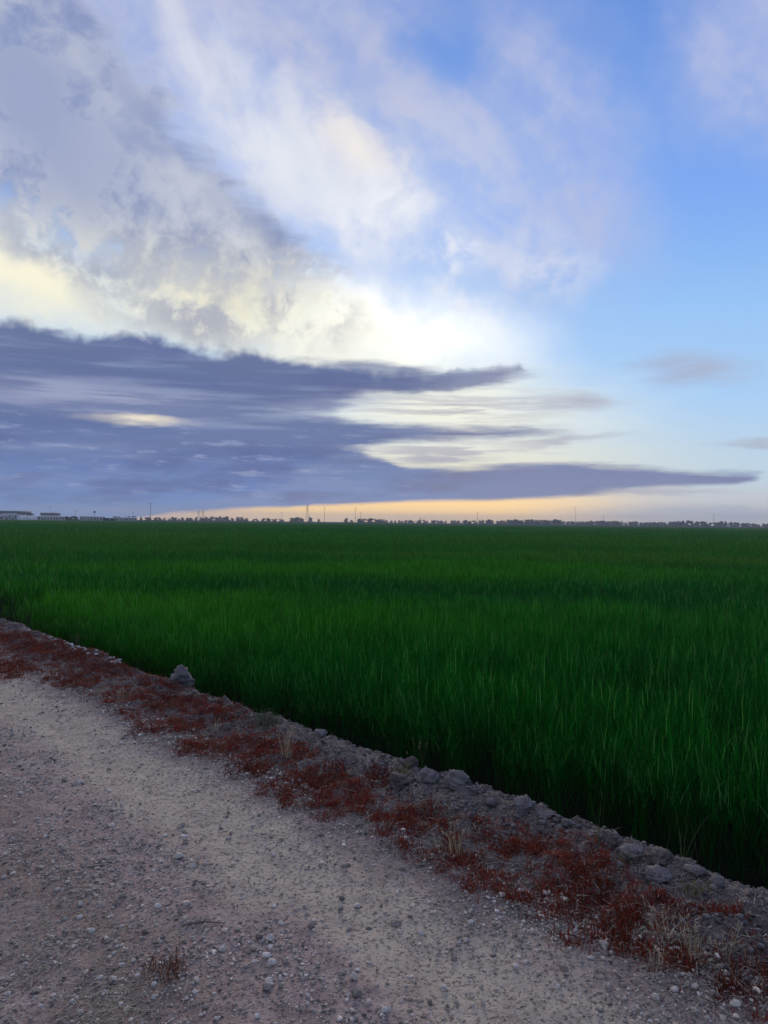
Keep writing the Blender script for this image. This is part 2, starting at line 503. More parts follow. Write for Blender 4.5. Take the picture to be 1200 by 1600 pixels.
def mesh_obj(name, verts, faces_quads=None, tris=None, mat=None, parent=None, smooth=False, attrs=None, colors=None):
    """one mesh object from numpy arrays; quads (n,4) and / or tris (n,3)"""
    me = bpy.data.meshes.new(name)
    nv = len(verts)
    me.vertices.add(nv)
    me.vertices.foreach_set('co', np.ascontiguousarray(verts, dtype=np.float32).ravel())
    idx, st, tot = [], [], []
    off = 0
    for fa, k in ((faces_quads, 4), (tris, 3)):
        if fa is not None and len(fa):
            idx.append(np.asarray(fa, dtype=np.int32).ravel())
            st.append(off + np.arange(len(fa), dtype=np.int32) * k)
            tot.append(np.full(len(fa), k, dtype=np.int32))
            off += len(fa) * k
    if idx:
        idx, st, tot = map(np.concatenate, (idx, st, tot))
        me.loops.add(len(idx))
        me.loops.foreach_set('vertex_index', idx)
        me.polygons.add(len(st))
        me.polygons.foreach_set('loop_start', st)
        me.polygons.foreach_set('loop_total', tot)
    for nm, arr in (attrs or {}).items():
        a = me.attributes.new(nm, 'FLOAT', 'POINT')
        a.data.foreach_set('value', np.ascontiguousarray(arr, dtype=np.float32))
    for nm, arr in (colors or {}).items():
        a = me.attributes.new(nm, 'FLOAT_VECTOR', 'POINT')
        a.data.foreach_set('vector', np.ascontiguousarray(arr, dtype=np.float32).ravel())
    me.update(calc_edges=True)
    if smooth:
        me.polygons.foreach_set('use_smooth', np.ones(len(me.polygons), dtype=bool))
    me.validate()
    if mat:
        me.materials.append(mat)
    ob = bpy.data.objects.new(name, me)
    COL.objects.link(ob)
    if parent:
        ob.parent = parent
    return ob


def tag(o, label=None, cat=None, group=None, kind=None):
    for k, v in (('label', label), ('category', cat), ('group', group), ('kind', kind)):
        if v:
            o[k] = v
    return o


def empty(name, loc, rz=0.0):
    o = bpy.data.objects.new(name, None)
    o.empty_display_size = 0.2
    o.location = loc
    o.rotation_euler = (0, 0, rz)
    COL.objects.link(o)
    return o


def copy_tree(o, parent=None):
    c = o.copy()
    COL.objects.link(c)
    c.parent = parent
    for ch in o.children:
        copy_tree(ch, c)
    return c


class MB:
    """collects boxes, tubes and prisms into one mesh"""
    def __init__(self):
        self.v, self.q, self.t = [], [], []

    def box(self, x0, x1, y0, y1, z0, z1):
        b = len(self.v)
        self.v += [(x0, y0, z0), (x1, y0, z0), (x1, y1, z0), (x0, y1, z0), (x0, y0, z1), (x1, y0, z1), (x1, y1, z1), (x0, y1, z1)]
        self.q += [tuple(b + i for i in f) for f in ((0, 3, 2, 1), (4, 5, 6, 7), (0, 1, 5, 4), (1, 2, 6, 5), (2, 3, 7, 6), (3, 0, 4, 7))]
        return self

    def tube(self, p0, p1, r0, r1=None, n=6):
        r1 = r0 if r1 is None else r1
        p0, p1 = Vector(p0), Vector(p1)
        d = (p1 - p0).normalized()
        a = d.cross(Vector((0, 0, 1)) if abs(d.z) < 0.9 else Vector((1, 0, 0))).normalized()
        c = d.cross(a)
        b = len(self.v)
        for p, r in ((p0, r0), (p1, r1)):
            for i in range(n):
                t = 2 * math.pi * i / n
                self.v.append(tuple(p + a * (r * math.cos(t)) + c * (r * math.sin(t))))
        for i in range(n):
            j = (i + 1) % n
            self.q.append((b + i, b + j, b + n + j, b + n + i))
        for k, base in ((0, p0), (n, p1)):
            self.v.append(tuple(base))
            m = len(self.v) - 1
            for i in range(n):
                j = (i + 1) % n
                self.t.append((b + k + j, b + k + i, m) if k == 0 else (b + k + i, b + k + j, m))
        return self

    def prism(self, prof, y0, y1):
        """profile in x,z (counter-clockwise), extruded along y"""
        b = len(self.v)
        n = len(prof)
        for y in (y0, y1):
            self.v += [(x, y, z) for x, z in prof]
        for i in range(n):
            j = (i + 1) % n
            self.q.append((b + i, b + j, b + n + j, b + n + i))
        for i in range(1, n - 1):
            self.t.append((b, b + i, b + i + 1))
            self.t.append((b + n, b + n + i + 1, b + n + i))
        return self

    def build(self, name, mat, parent=None):
        return mesh_obj(name, np.array(self.v), self.q, self.t, mat, parent)


# ------------------------------------------------------------------ materials
def new_mat(name):
    m = bpy.data.materials.new(name)
    m.use_nodes = True
    n = NT(m.node_tree)
    b = m.node_tree.nodes['Principled BSDF']
    b.inputs['Roughness'].default_value = 0.9
    b.inputs['Specular IOR Level'].default_value = 0.15
    return m, n, b


def simple_mat(name, col, rough=0.85, var=0.25, scale=8.0, spec=0.2):
    m, n, b = new_mat(name)
    tc = n.node('ShaderNodeTexCoord').outputs['Object']
    k = n.noise(tc, scale, 4.0, 0.6)
    n.put(b.inputs['Base Color'], n.mix(n.ss(k, 0.3, 0.7), tuple(c * (1 - var) for c in col), tuple(min(1, c * (1 + var)) for c in col)))
    b.inputs['Roughness'].default_value = rough
    b.inputs['Specular IOR Level'].default_value = spec
    return m


def ground_material():
    m, n, b = new_mat('packed_earth')
    pos = n.node('ShaderNodeNewGeometry').outputs['Position']
    sp = n.node('ShaderNodeSeparateXYZ')
    n.put(sp.inputs[0], pos)
    v = sp.outputs[0]
    wob = n.m('MULTIPLY', n.m('SUBTRACT', n.noise(pos, 1.5, 5.0, 0.65), 0.5), 0.7)
    vw = n.m('ADD', v, wob)
    big = n.noise(pos, 0.9, 3.0, 0.55)
    mid = n.noise(pos, 7.0, 4.0, 0.62)
    fine = n.noise(pos, 55.0, 4.0, 0.70)
    grit = n.noise(pos, 210.0, 3.0, 0.65)
    # road: purple-brown gravel, paler grey dust in the wheel tracks
    road = n.mix(n.ss(mid, 0.3, 0.7), GC['road0'], GC['road1'])
    road = n.mix(n.ss(big, 0.35, 0.65, 0.0, 0.5), road, GC['road2'])
    tr = n.m('MULTIPLY', n.ss(vw, 1.62, 1.95), n.ss(vw, 2.50, 2.25))
    tr2 = n.m('MULTIPLY', n.ss(vw, -0.5, -0.2), n.ss(vw, 0.5, 0.15))
    tr = n.m('MAXIMUM', tr, tr2)
    brown = n.m('MULTIPLY', n.ss(vw, 1.55, 1.1), n.ss(big, 0.40, 0.58))
    road = n.mix(n.m('MULTIPLY', brown, 0.7), road, GC['brown'])
    road = n.mix(n.m('MULTIPLY', tr, n.ss(mid, 0.25, 0.6, 0.45, 0.9)), road, GC['track'])
    # far off, the road dries paler
    bank = n.mix(n.ss(mid, 0.32, 0.68), GC['bank0'], GC['bank1'])
    bank = n.mix(n.ss(big, 0.4, 0.7, 0.0, 0.6), bank, GC['bank2'])
    col = n.mix(n.ss(vw, 2.35, 2.75), road, bank)
    wd = n.node('ShaderNodeAttribute', attribute_name='weed').outputs['Fac']
    lit_ = n.mix(n.ss(fine, 0.35, 0.65), GC['lit0'], GC['lit1'])
    col = n.mix(n.m('MULTIPLY', wd, 0.8), col, lit_)
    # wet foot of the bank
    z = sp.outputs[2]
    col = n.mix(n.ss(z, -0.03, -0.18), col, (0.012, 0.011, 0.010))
    # grit: small pale chips and dark crumbs
    col = n.mix(n.ss(fine, 0.52, 0.36, 0.0, 0.8), col, GC['crumb'])
    vor = n.node('ShaderNodeTexVoronoi', feature='F1')
    n.put(vor.inputs['Vector'], pos)
    vor.inputs['Scale'].default_value = 75.0
    vs_ = n.node('ShaderNodeSeparateColor')
    n.put(vs_.inputs[0], vor.outputs['Color'])
    chip = n.m('MULTIPLY', n.ss(vor.outputs['Distance'], 0.42, 0.25), n.ss(vs_.outputs[0], 0.72, 0.80))
    col = n.mix(n.m('MULTIPLY', chip, n.ss(vs_.outputs[1], 0.0, 1.0, 0.25, 0.9, 'LINEAR')), col, GC['chip'])
    chip2 = n.m('MULTIPLY', n.ss(vor.outputs['Distance'], 0.45, 0.28), n.ss(vs_.outputs[2], 0.84, 0.9))
    col = n.mix(n.m('MULTIPLY', chip2, 0.6), col, GC['dark'])
    col = n.mix(n.ss(grit, 0.52, 0.72, 0.0, 0.6), col, GC['chip'])
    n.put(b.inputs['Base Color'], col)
    bp = n.node('ShaderNodeBump')
    bp.inputs['Strength'].default_value = 0.9
    bp.inputs['Distance'].default_value = 0.012
    h = n.m('ADD', n.m('MULTIPLY', fine, 1.0), n.m('MULTIPLY', grit, 0.45))
    h = n.m('ADD', h, n.m('MULTIPLY', chip, 0.5))
    n.put(bp.inputs['Height'], h)
    n.put(b.inputs['Normal'], bp.outputs[0])
    b.inputs['Roughness'].default_value = 0.95
    b.inputs['Specular IOR Level'].default_value = 0.1
    return m


GC = dict(road0=(.265, .182, .160), road1=(.49, .365, .315), road2=(.415, .297, .255), track=(.58, .475, .355), brown=(.25, .17, .12),
          bank0=(.085, .067, .062), bank1=(.165, .134, .122), bank2=(.13, .085, .068), lit0=(.075, .016, .011), lit1=(.16, .055, .038),
          crumb=(.085, .066, .064), chip=(.60, .55, .49), dark=(.06, .052, .052))
M_GROUND = ground_material()


def tint_mat(name, rough=0.75, trans=0.0, attr='tint'):
    """colour comes per blade / stone from an attribute of the mesh (its own colour)"""
    m, n, b = new_mat(name)
    a = n.node('ShaderNodeAttribute', attribute_name=attr).outputs['Vector']
    tc = n.node('ShaderNodeNewGeometry').outputs['Position']
    k = n.noise(tc, 140.0, 3.0, 0.6)
    sc = n.vm('SCALE', a, n.ss(k, 0.3, 0.7, 0.75, 1.25))
    n.put(b.inputs['Base Color'], sc)
    b.inputs['Roughness'].default_value = rough
    if trans:
        tl = n.node('ShaderNodeBsdfTranslucent')
        n.put(tl.inputs['Color'], sc)
        mx = n.node('ShaderNodeMixShader')
        mx.inputs[0].default_value = trans
        out = m.node_tree.nodes['Material Output']
        n.l.new(b.outputs[0], mx.inputs[1])
        n.l.new(tl.outputs[0], mx.inputs[2])
        n.l.new(mx.outputs[0], out.inputs[0])
    return m


# ------------------------------------------------------------------ ground, road, bank
def axis(segs):
    out = [segs[0][0]]
    for a, b, s0, s1 in segs:
        x = out[-1]
        while x < b - 1e-6:
            f = (x - a) / (b - a)
            x = x + s0 + (s1 - s0) * max(0, f)
            out.append(min(x, b))
    return np.unique(np.array(out))


U_AX = axis([(-120, -12, 8, 2), (-12, -1, 0.8, 0.05), (-1, 0.4, 0.05, 0.014), (0.4, 5.0, 0.014, 0.015), (5, 14, 0.015, 0.04), (14, 40, 0.05, 0.8), (40, 400, 1.0, 20)])
V_ROAD = axis([(-14, -6, 1.0, 0.3), (-6, -1, 0.25, 0.06), (-1, 0.2, 0.05, 0.016), (0.2, 2.45, 0.015, 0.014)])
V_BANK = axis([(2.45, 3.9, 0.0125, 0.0125), (3.9, 5.4, 0.03, 0.2)])


def grid(name, va, ua, kind_label):
    vv, uu = np.meshgrid(va, ua)
    v, u = vv.ravel(), uu.ravel()
    z = ground_z(v, u)
    w = weed_mask(v, u)
    nx, ny = len(va), len(ua)
    i = np.arange((nx - 1) * (ny - 1))
    r, c = i // (nx - 1), i % (nx - 1)
    a = r * nx + c
    q = np.stack([a, a + 1, a + nx + 1, a + nx], 1)
    ob = mesh_obj(name, np.stack([v, u, z], 1), q, None, M_GROUND, None, True, {'weed': w})
    tag(ob, kind_label[0], kind_label[1], None, 'structure')
    return ob


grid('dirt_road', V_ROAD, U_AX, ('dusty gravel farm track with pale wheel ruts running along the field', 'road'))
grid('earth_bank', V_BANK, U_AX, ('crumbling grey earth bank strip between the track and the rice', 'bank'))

# land sheet out to the horizon: dark wet soil under the rice, dry land beyond
m_land, n, b = new_mat('land')
pos = n.node('ShaderNodeNewGeometry').outputs['Position']
n.put(b.inputs['Base Color'], n.mix(n.ss(n.noise(pos, 0.05, 4.0), 0.35, 0.65), (0.010, 0.011, 0.008), (0.016, 0.017, 0.011)))
b.inputs['Roughness'].default_value = 1.0
b.inputs['Specular IOR Level'].default_value = 0.0
S = 2600.0
g = mesh_obj('ground', np.array([(-S, -S, -.52), (S, -S, -.52), (S, S, -.52), (-S, S, -.52)]), [(0, 1, 2, 3)], None, m_land)
tag(g, 'flat dark land stretching to the far horizon', 'ground', None, 'structure')
# ------------------------------------------------------------------ blades (rice, weeds, straw)
def blades(root, phi, th0, curl, L, wid, segs=4, twist=None, tip_pow=0.7):
    """vectorised grass blades -> verts, quads, tris; angles from the vertical, curl added towards the tip"""
    n = len(root)
    S = segs
    s = np.linspace(0, 1, S + 1)
    p = np.repeat(root[:, None, :], S + 1, 1).astype(float)
    acc = np.zeros((n, 3))
    for k in range(1, S + 1):
        sm = (s[k] + s[k - 1]) / 2
        th = th0 + curl * sm ** 1.5
        d = np.stack([np.sin(th) * np.cos(phi), np.sin(th) * np.sin(phi), np.cos(th)], 1)
        acc = acc + d * (L / S)[:, None]
        p[:, k] = root + acc
    tw = phi + math.pi / 2 if twist is None else phi + math.pi / 2 + twist
    wd = np.stack([np.cos(tw), np.sin(tw), np.zeros(n)], 1)
    prof = np.clip(np.minimum(0.55 + 1.6 * s, 1.0), 0, 1) * (1 - s) ** tip_pow
    prof[0] = 0.6
    left = p[:, :S] - wd[:, None, :] * (wid[:, None] * prof[None, :S] * 0.5)[:, :, None]
    right = p[:, :S] + wd[:, None, :] * (wid[:, None] * prof[None, :S] * 0.5)[:, :, None]
    lr = np.stack([left, right], 2).reshape(n, 2 * S, 3)
    V = np.concatenate([lr, p[:, S:]], 1)
    per = 2 * S + 1
    base = (np.arange(n) * per)[:, None]
    q = []
    for k in range(S - 1):
        q.append(np.stack([base[:, 0] + 2 * k, base[:, 0] + 2 * k + 1, base[:, 0] + 2 * k + 3, base[:, 0] + 2 * k + 2], 1))
    quads = np.concatenate(q) if q else np.zeros((0, 4), int)
    tris = np.stack([base[:, 0] + 2 * S - 2, base[:, 0] + 2 * S - 1, base[:, 0] + 2 * S], 1)
    return V.reshape(-1, 3), quads, tris, per


# rice leaf material: colour follows growth patches of the field (own colour, in metres)
def rice_material():
    m, n, b = new_mat('rice_leaf')
    pos = n.node('ShaderNodeNewGeometry').outputs['Position']
    flat_ = n.vm('MULTIPLY', pos, (1, 1, 0))
    k1 = n.noise(flat_, 0.10, 4.0, 0.6)
    k2 = n.noise(n.vm('MULTIPLY', flat_, (1.0, 1.0, 1.0)), 0.017, 3.0, 0.55)
    rnd = n.node('ShaderNodeObjectInfo').outputs['Random']
    tv = n.node('ShaderNodeAttribute', attribute_name='tv').outputs['Fac']
    col = n.mix(n.ss(k1, 0.35, 0.65), RC['a'], RC['b'])
    col = n.mix(n.ss(k2, 0.42, 0.62, 0.0, 0.85), col, RC['c'])
    col = n.mix(n.m('MULTIPLY', rnd, 0.45), col, RC['d'])
    # growth patches that show in the photograph: yellower and bluer stands of rice
    wp = n.vm('ADD', flat_, n.vm('SCALE', n.vm('SUBTRACT', n.noise(flat_, 0.12, 4.0, 0.6, 0.0, True), (.5, .5, .5)), 9.0))
    for px, py, rl, rd, key, op in ((90, 928, 5.5, 3.2, 'y', .85), (480, 884, 16, 5, 'y', .8), (820, 868, 22, 6, 'y2', .75), (300, 975, 4, 2, 'y', .35),
                                    (640, 965, 4.5, 2.2, 'y', .35), (150, 868, 14, 5, 'bl', .5), (700, 905, 9, 2.6, 'bl', .5), (1080, 930, 8, 4, 'bl', .5), (500, 838, 90, 40, 'y2', .4)):
        cx, cy = pix_ground(px, py, 0.15)
        mv = n.mapping(wp, loc=(cx, cy, 0), rot=(0, 0, -HEAD), scale=(rl, rd, 50), typ='TEXTURE')
        mk = n.ss(n.vm('LENGTH', mv, out=1), 1.3, 0.35)
        col = n.mix(n.m('MULTIPLY', mk, op), col, RC[key])
    col = n.mix(n.ss(tv, 0.86, 0.94, 0.0, 0.7), col, RC['dry'])
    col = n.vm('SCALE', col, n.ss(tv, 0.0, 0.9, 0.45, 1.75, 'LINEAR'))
    n.put(b.inputs['Base Color'], col)
    b.inputs['Roughness'].default_value = 0.55
    b.inputs['Specular IOR Level'].default_value = 0.06
    tl = n.node('ShaderNodeBsdfTranslucent')
    n.put(tl.inputs['Color'], n.vm('MULTIPLY', col, (0.9, 1.1, 0.5)))
    mx = n.node('ShaderNodeMixShader')
    mx.inputs[0].default_value = 0.32
    n.l.new(b.outputs[0], mx.inputs[1])
    n.l.new(tl.outputs[0], mx.inputs[2])
    n.l.new(mx.outputs[0], m.node_tree.nodes['Material Output'].inputs[0])
    return m


RC = dict(a=(.004, .088, .008), b=(.007, .130, .006), c=(.024, .125, .006), d=(.004, .072, .014), dry=(.075, .20, .055), y=(.028, .165, .004), y2=(.042, .125, .008), bl=(.003, .070, .014))
M_RICE = rice_material()
SOIL = -0.50


def rice_source(name, n_leaf, spread, hgt, wid, segs, seed, square=False):
    rng = np.random.default_rng(seed)
    if square:
        root = np.stack([rng.uniform(-spread, spread, n_leaf), rng.uniform(-spread, spread, n_leaf), np.zeros(n_leaf)], 1)
    else:
        r = spread * np.sqrt(rng.random(n_leaf))
        a = rng.random(n_leaf) * 6.283
        root = np.stack([r * np.cos(a), r * np.sin(a), np.zeros(n_leaf)], 1)
    phi = rng.random(n_leaf) * 6.283
    th0 = np.abs(rng.normal(0.16, 0.14, n_leaf))
    curl = np.abs(rng.normal(0.30, 0.26, n_leaf)) + (rng.random(n_leaf) < 0.15) * rng.random(n_leaf) * 1.6
    f0 = np.where(rng.random(n_leaf) < 0.16, 0.0, rng.uniform(0.38, 0.84, n_leaf))   # leaves leave the stem at different heights
    root[:, 2] = f0 * hgt
    L = hgt * np.where(f0 == 0, rng.uniform(0.7, 1.0, n_leaf), rng.uniform(0.16, 0.40, n_leaf))
    w = wid * rng.uniform(0.6, 1.1, n_leaf)
    V, q, t, per = blades(root, phi, th0, curl, L, w, segs, rng.uniform(-1.2, 1.2, n_leaf))
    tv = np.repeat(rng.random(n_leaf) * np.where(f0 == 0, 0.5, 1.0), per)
    ob = mesh_obj(name, V, q, t, M_RICE, None, False, {'tv': tv})
    COL.objects.unlink(ob)
    return ob


def rice_layer(name, label, pts, srcs, scl, hsc, seed):
    """points object whose node group sets one rice plant / sward tile on each point"""
    rng = np.random.default_rng(seed)
    n = len(pts)
    col = bpy.data.collections.new(name + '_kinds')
    for s in srcs:
        col.objects.link(s)
    ob = mesh_obj(name, pts, None, None, M_RICE, None, False,
                  {'rz': rng.random(n) * 6.283, 'sc': scl, 'hs': hsc, 'pick': rng.integers(0, len(srcs), n).astype(float)})
    ng = bpy.data.node_groups.new(name + '_nodes', 'GeometryNodeTree')
    ng.interface.new_socket('Geometry', in_out='INPUT', socket_type='NodeSocketGeometry')
    ng.interface.new_socket('Geometry', in_out='OUTPUT', socket_type='NodeSocketGeometry')
    N, L_ = ng.nodes, ng.links
    gi, go = N.new('NodeGroupInput'), N.new('NodeGroupOutput')
    ci = N.new('GeometryNodeCollectionInfo')
    ci.inputs['Collection'].default_value = col
    ci.inputs['Separate Children'].default_value = True
    ci.inputs['Reset Children'].default_value = True
    ip = N.new('GeometryNodeInstanceOnPoints')
    ip.inputs['Pick Instance'].default_value = True

    def attr(nm, typ='FLOAT'):
        a = N.new('GeometryNodeInputNamedAttribute')
        a.data_type = typ
        a.inputs['Name'].default_value = nm
        return a.outputs[0]

    f2i = N.new('FunctionNodeFloatToInt')
    L_.new(attr('pick'), f2i.inputs[0])
    cr_ = N.new('ShaderNodeCombineXYZ')
    L_.new(attr('rz'), cr_.inputs[2])
    cs = N.new('ShaderNodeCombineXYZ')
    sc_ = attr('sc')
    L_.new(sc_, cs.inputs[0])
    L_.new(sc_, cs.inputs[1])
    L_.new(attr('hs'), cs.inputs[2])
    L_.new(gi.outputs[0], ip.inputs['Points'])
    L_.new(ci.outputs[0], ip.inputs['Instance'])
    L_.new(f2i.outputs[0], ip.inputs['Instance Index'])
    L_.new(cr_.outputs[0], ip.inputs['Rotation'])
    L_.new(cs.outputs[0], ip.inputs['Scale'])
    L_.new(ip.outputs[0], go.inputs[0])
    md = ob.modifiers.new('plants', 'NODES')
    md.node_group = ng
    tag(ob, label, 'rice', None, 'stuff')
    return ob


def in_view(x, y, margin=9.0, pad=2.5):
    """keep what lies within the view wedge plus a margin"""
    c, s = math.cos(HEAD), math.sin(HEAD)
    lx = x * c - y * s
    ly = x * s + y * c
    a = np.tan(np.radians(26.6 + margin))
    return np.abs(lx) < (ly + 1.0) * a + pad


def height_field(x, y):
    h = 1.0 + 0.17 * fbm(x, y, 0.12, 3, 0.55, 80) + 0.17 * fbm(x, y, 0.6, 3, 0.5, 84) + 0.08 * fbm(x * 1.0, y * 1.0, 0.035, 3, 0.5, 86)
    return h


def front(y):
    """irregular front row of the rice along the bank"""
    return 4.55 - 0.30 * sstep(y, 4.0, 11.0) + 0.16 * fbm(y, y * 0 + 1.7, 0.9, 3, 0.6, 90)


def field_end(x, y):
    c, s = math.cos(HEAD), math.sin(HEAD)
    lx = x * c - y * s
    return 600 + 0.25 * lx


R1, R2, R3 = 15.0, 60.0, 240.0
# near plants, one by one
sp_ = 0.135
gx, gy = np.meshgrid(np.arange(3.8, 17.5, sp_), np.arange(-6, 17.5, sp_))
x = gx.ravel() + RNG.uniform(-.07, .07, gx.size)
y = gy.ravel() + RNG.uniform(-.07, .07, gx.size)
d = np.hypot(x, y)
k = (x > front(y)) & (d < R1 + RNG.uniform(-1, 1, x.size)) & in_view(x, y, 12, 3.0)
gapn = fbm(x, y, 0.9, 2, 0.5, 95)
k &= ~((gapn > 0.62) & (RNG.random(x.size) < 0.7))
x, y = x[k], y[k]
h = height_field(x, y) * RNG.uniform(0.82, 1.12, x.size)
h *= 0.80 + 0.20 * sstep(x - front(y), 0.0, 0.35)
src = [rice_source('rice_plant', 46, 0.08, 0.68, 0.0066, 4, 100 + i) for i in range(8)]
rice_layer('rice_plants', 'tall dark green rice plants crowding the near edge of the field',
           np.stack([x, y, np.full(x.size, SOIL)], 1), src, RNG.uniform(0.9, 1.15, x.size), h, 1)
# middle distance: small tiles of sward
T = 1.1
gx, gy = np.meshgrid(np.arange(3.9, 66, T), np.arange(-34, 66, T))
x = gx.ravel() + RNG.uniform(-.2, .2, gx.size)
y = gy.ravel() + RNG.uniform(-.2, .2, gx.size)
d = np.hypot(x, y)
k = (x > 5.1) & (d > R1 - 0.4) & (d < R2) & in_view(x, y, 7, 3.0)
x, y = x[k], y[k]
src = [rice_source('rice_tile', 900, 0.68, 0.68, 0.0105, 3, 200 + i, True) for i in range(6)]
rice_layer('rice_sward', 'green rice sward spreading across the middle of the field',
           np.stack([x, y, np.full(x.size, SOIL)], 1), src, np.ones(x.size), height_field(x, y) * RNG.uniform(0.95, 1.06, x.size), 2)
# far: big tiles
T = 4.0
gx, gy = np.meshgrid(np.arange(5, 250, T), np.arange(-140, 250, T))
x = gx.ravel() + RNG.uniform(-.6, .6, gx.size)
y = gy.ravel() + RNG.uniform(-.6, .6, gx.size)
d = np.hypot(x, y)
k = (x > 7.5) & (d > R2 - 2.0) & (d < R3) & in_view(x, y, 5, 4.0)
x, y = x[k], y[k]
src = [rice_source('rice_block', 1500, 2.45, 0.70, 0.028, 3, 300 + i, True) for i in range(6)]
rice_layer('rice_expanse', 'far green rice merging into one even carpet',
           np.stack([x, y, np.full(x.size, SOIL)], 1), src, np.ones(x.size), height_field(x, y) * RNG.uniform(0.97, 1.04, x.size), 3)
# farthest: blocks of rice out to the far edge of the field
T = 11.0
gx, gy = np.meshgrid(np.arange(60, 700, T), np.arange(-420, 700, T))
x = gx.ravel() + RNG.uniform(-1.5, 1.5, gx.size)
y = gy.ravel() + RNG.uniform(-1.5, 1.5, gx.size)
d = np.hypot(x, y)
k = (d > R3 - 6.0) & (d < field_end(x, y)) & in_view(x, y, 4, 6.0)
x, y = x[k], y[k]
src = [rice_source('rice_acre', 2600, 6.6, 0.70, 0.060, 2, 350 + i, True) for i in range(5)]
rice_layer('rice_far_edge', 'thin dark green line of rice at the far end of the field',
           np.stack([x, y, np.full(x.size, SOIL)], 1), src, np.ones(x.size), height_field(x, y), 4)
# ------------------------------------------------------------------ stones
def ico(sub):
    bm = bmesh.new()
    bmesh.ops.create_icosphere(bm, subdivisions=sub, radius=1.0)
    bm.verts.ensure_lookup_table()
    v = np.array([w.co[:] for w in bm.verts])
    f = np.array([[w.index for w in fa.verts] for fa in bm.faces])
    bm.free()
    return v, f


ICO1, ICO2, ICO3, ICO4 = ico(1), ico(2), ico(3), ico(4)


def scatter_stones(name, label, cat, v, u, size, tint, base=ICO1, sink=0.35, flat=(0.45, 0.8), seed=0, mat=None):
    """many small stones as one mesh, every one with its own shape"""
    rng = np.random.default_rng(seed)
    bv, bf = base
    n = len(v)
    a = rng.random(n) * 6.283
    V = np.repeat(bv[None], n, 0) * (1 + rng.uniform(-.34, .34, (n, len(bv), 1)))
    sx_ = size * rng.uniform(0.8, 1.3, n)
    sy_ = size * rng.uniform(0.6, 1.0, n)
    sz_ = size * rng.uniform(flat[0], flat[1], n)
    V = V * np.stack([sx_, sy_, sz_], 1)[:, None, :] * 0.5
    ca, sa = np.cos(a)[:, None], np.sin(a)[:, None]
    x = V[..., 0] * ca - V[..., 1] * sa
    y = V[..., 0] * sa + V[..., 1] * ca
    z = V[..., 2] + (ground_z(v, u) + sz_ * (0.5 - sink))[:, None]
    V = np.stack([x + v[:, None], y + u[:, None], z], 2).reshape(-1, 3)
    F = (bf[None] + (np.arange(n) * len(bv))[:, None, None]).reshape(-1, 3)
    ob = mesh_obj(name, V, None, F, mat or M_STONE, None, False, None, {'tint': np.repeat(tint, len(bv), 0)})
    tag(ob, label, cat, None, 'stuff')
    return ob


M_STONE = tint_mat('stone', 0.9)


def stone_tint(n, rng, lo=.14, hi=.50, pale=0.24):
    t = rng.uniform(lo, hi, n)
    t = np.where(rng.random(n) < pale, rng.uniform(.45, .68, n), t)
    w = rng.uniform(-.05, .05, n)
    return np.stack([t * (1.10 + w), t * 0.95, t * (0.82 - w)], 1)


def sample_road(n, rng, v0, v1, u0, u1, dens):
    v = rng.uniform(v0, v1, n)
    u = u0 + (u1 - u0) * rng.random(n) ** 1.9
    k = rng.random(n) < dens(v, u)
    k &= in_view(v, u, 4, 0.8)
    return v[k], u[k]


rng = np.random.default_rng(5)
trk = lambda v: np.exp(-((v - 2.05) / 0.26) ** 4)
v, u = sample_road(100000, rng, 0.1, 2.75, 0.5, 12.0,
                   lambda v, u: (0.25 + 0.75 * sstep(fbm(v, u, 1.7, 3, 0.6, 120), -0.35, 0.4)) * (1 - 0.84 * trk(v + 0.12 * fbm(v, u, 1.4, 2, 0.5, 121))))
sz = np.clip(rng.lognormal(math.log(.0075), 0.45, len(v)), .004, .022) * (1 + 0.05 * u)
scatter_stones('gravel', 'fine mixed grey gravel strewn over the farm track', 'gravel', v, u, sz, stone_tint(len(v), rng), ICO1, 0.3, seed=1)
v, u = sample_road(3600, rng, 0.2, 2.8, 0.6, 11.0, lambda v, u: (0.35 + 0.65 * sstep(fbm(v, u, 1.1, 3, 0.6, 130), -0.2, 0.4)) * (1 - 0.5 * trk(v)))
sz = np.clip(rng.lognormal(math.log(.017), 0.35, len(v)), .010, .032)
scatter_stones('gravel', 'coarser pale and brown stones loose on the farm track', 'gravel', v, u, sz, stone_tint(len(v), rng, .14, .42, .22), ICO2, 0.3, seed=2)
# crumbs of dry soil on the bank
v, u = sample_road(26000, rng, 2.5, 3.62, 0.6, 13.0, lambda v, u: 0.2 + 0.8 * sstep(fbm(v, u, 2.2, 3, 0.6, 140), -0.3, 0.3))
sz = np.clip(rng.lognormal(math.log(.013), 0.50, len(v)), .006, .038) * sstep(v, 2.2, 3.2).clip(.55, 1)
t = rng.uniform(.05, .21, len(v))
scatter_stones('soil_crumbs', 'dry grey crumbs of earth covering the bank', 'soil', v, u, sz, np.stack([t * 1.02, t * .92, t * .90], 1), ICO1, 0.35, (0.5, 0.95), seed=3)
# pale dry crust flakes along the far foot of the bank
fl = []
for px, py, sp, nn in ((98, 1000, .10, 60), (120, 1010, .12, 80), (140, 1017, .10, 70), (165, 1030, .08, 40), (62, 985, .12, 30)):
    a, b_ = pix_ground(px, py, 0.02)
    fl.append(np.stack([rng.normal(a, sp * .7, nn), rng.normal(b_, sp * 3.0, nn)], 1))
fl = np.concatenate(fl)
t = rng.uniform(.40, .62, len(fl))
scatter_stones('pale_flakes', 'whitish dried crust flakes at the far edge of the bank', 'flakes', fl[:, 0], fl[:, 1], rng.uniform(.02, .06, len(fl)),
               np.stack([t, t * .98, t * .96], 1), ICO1, 0.3, (0.25, 0.45), seed=4)


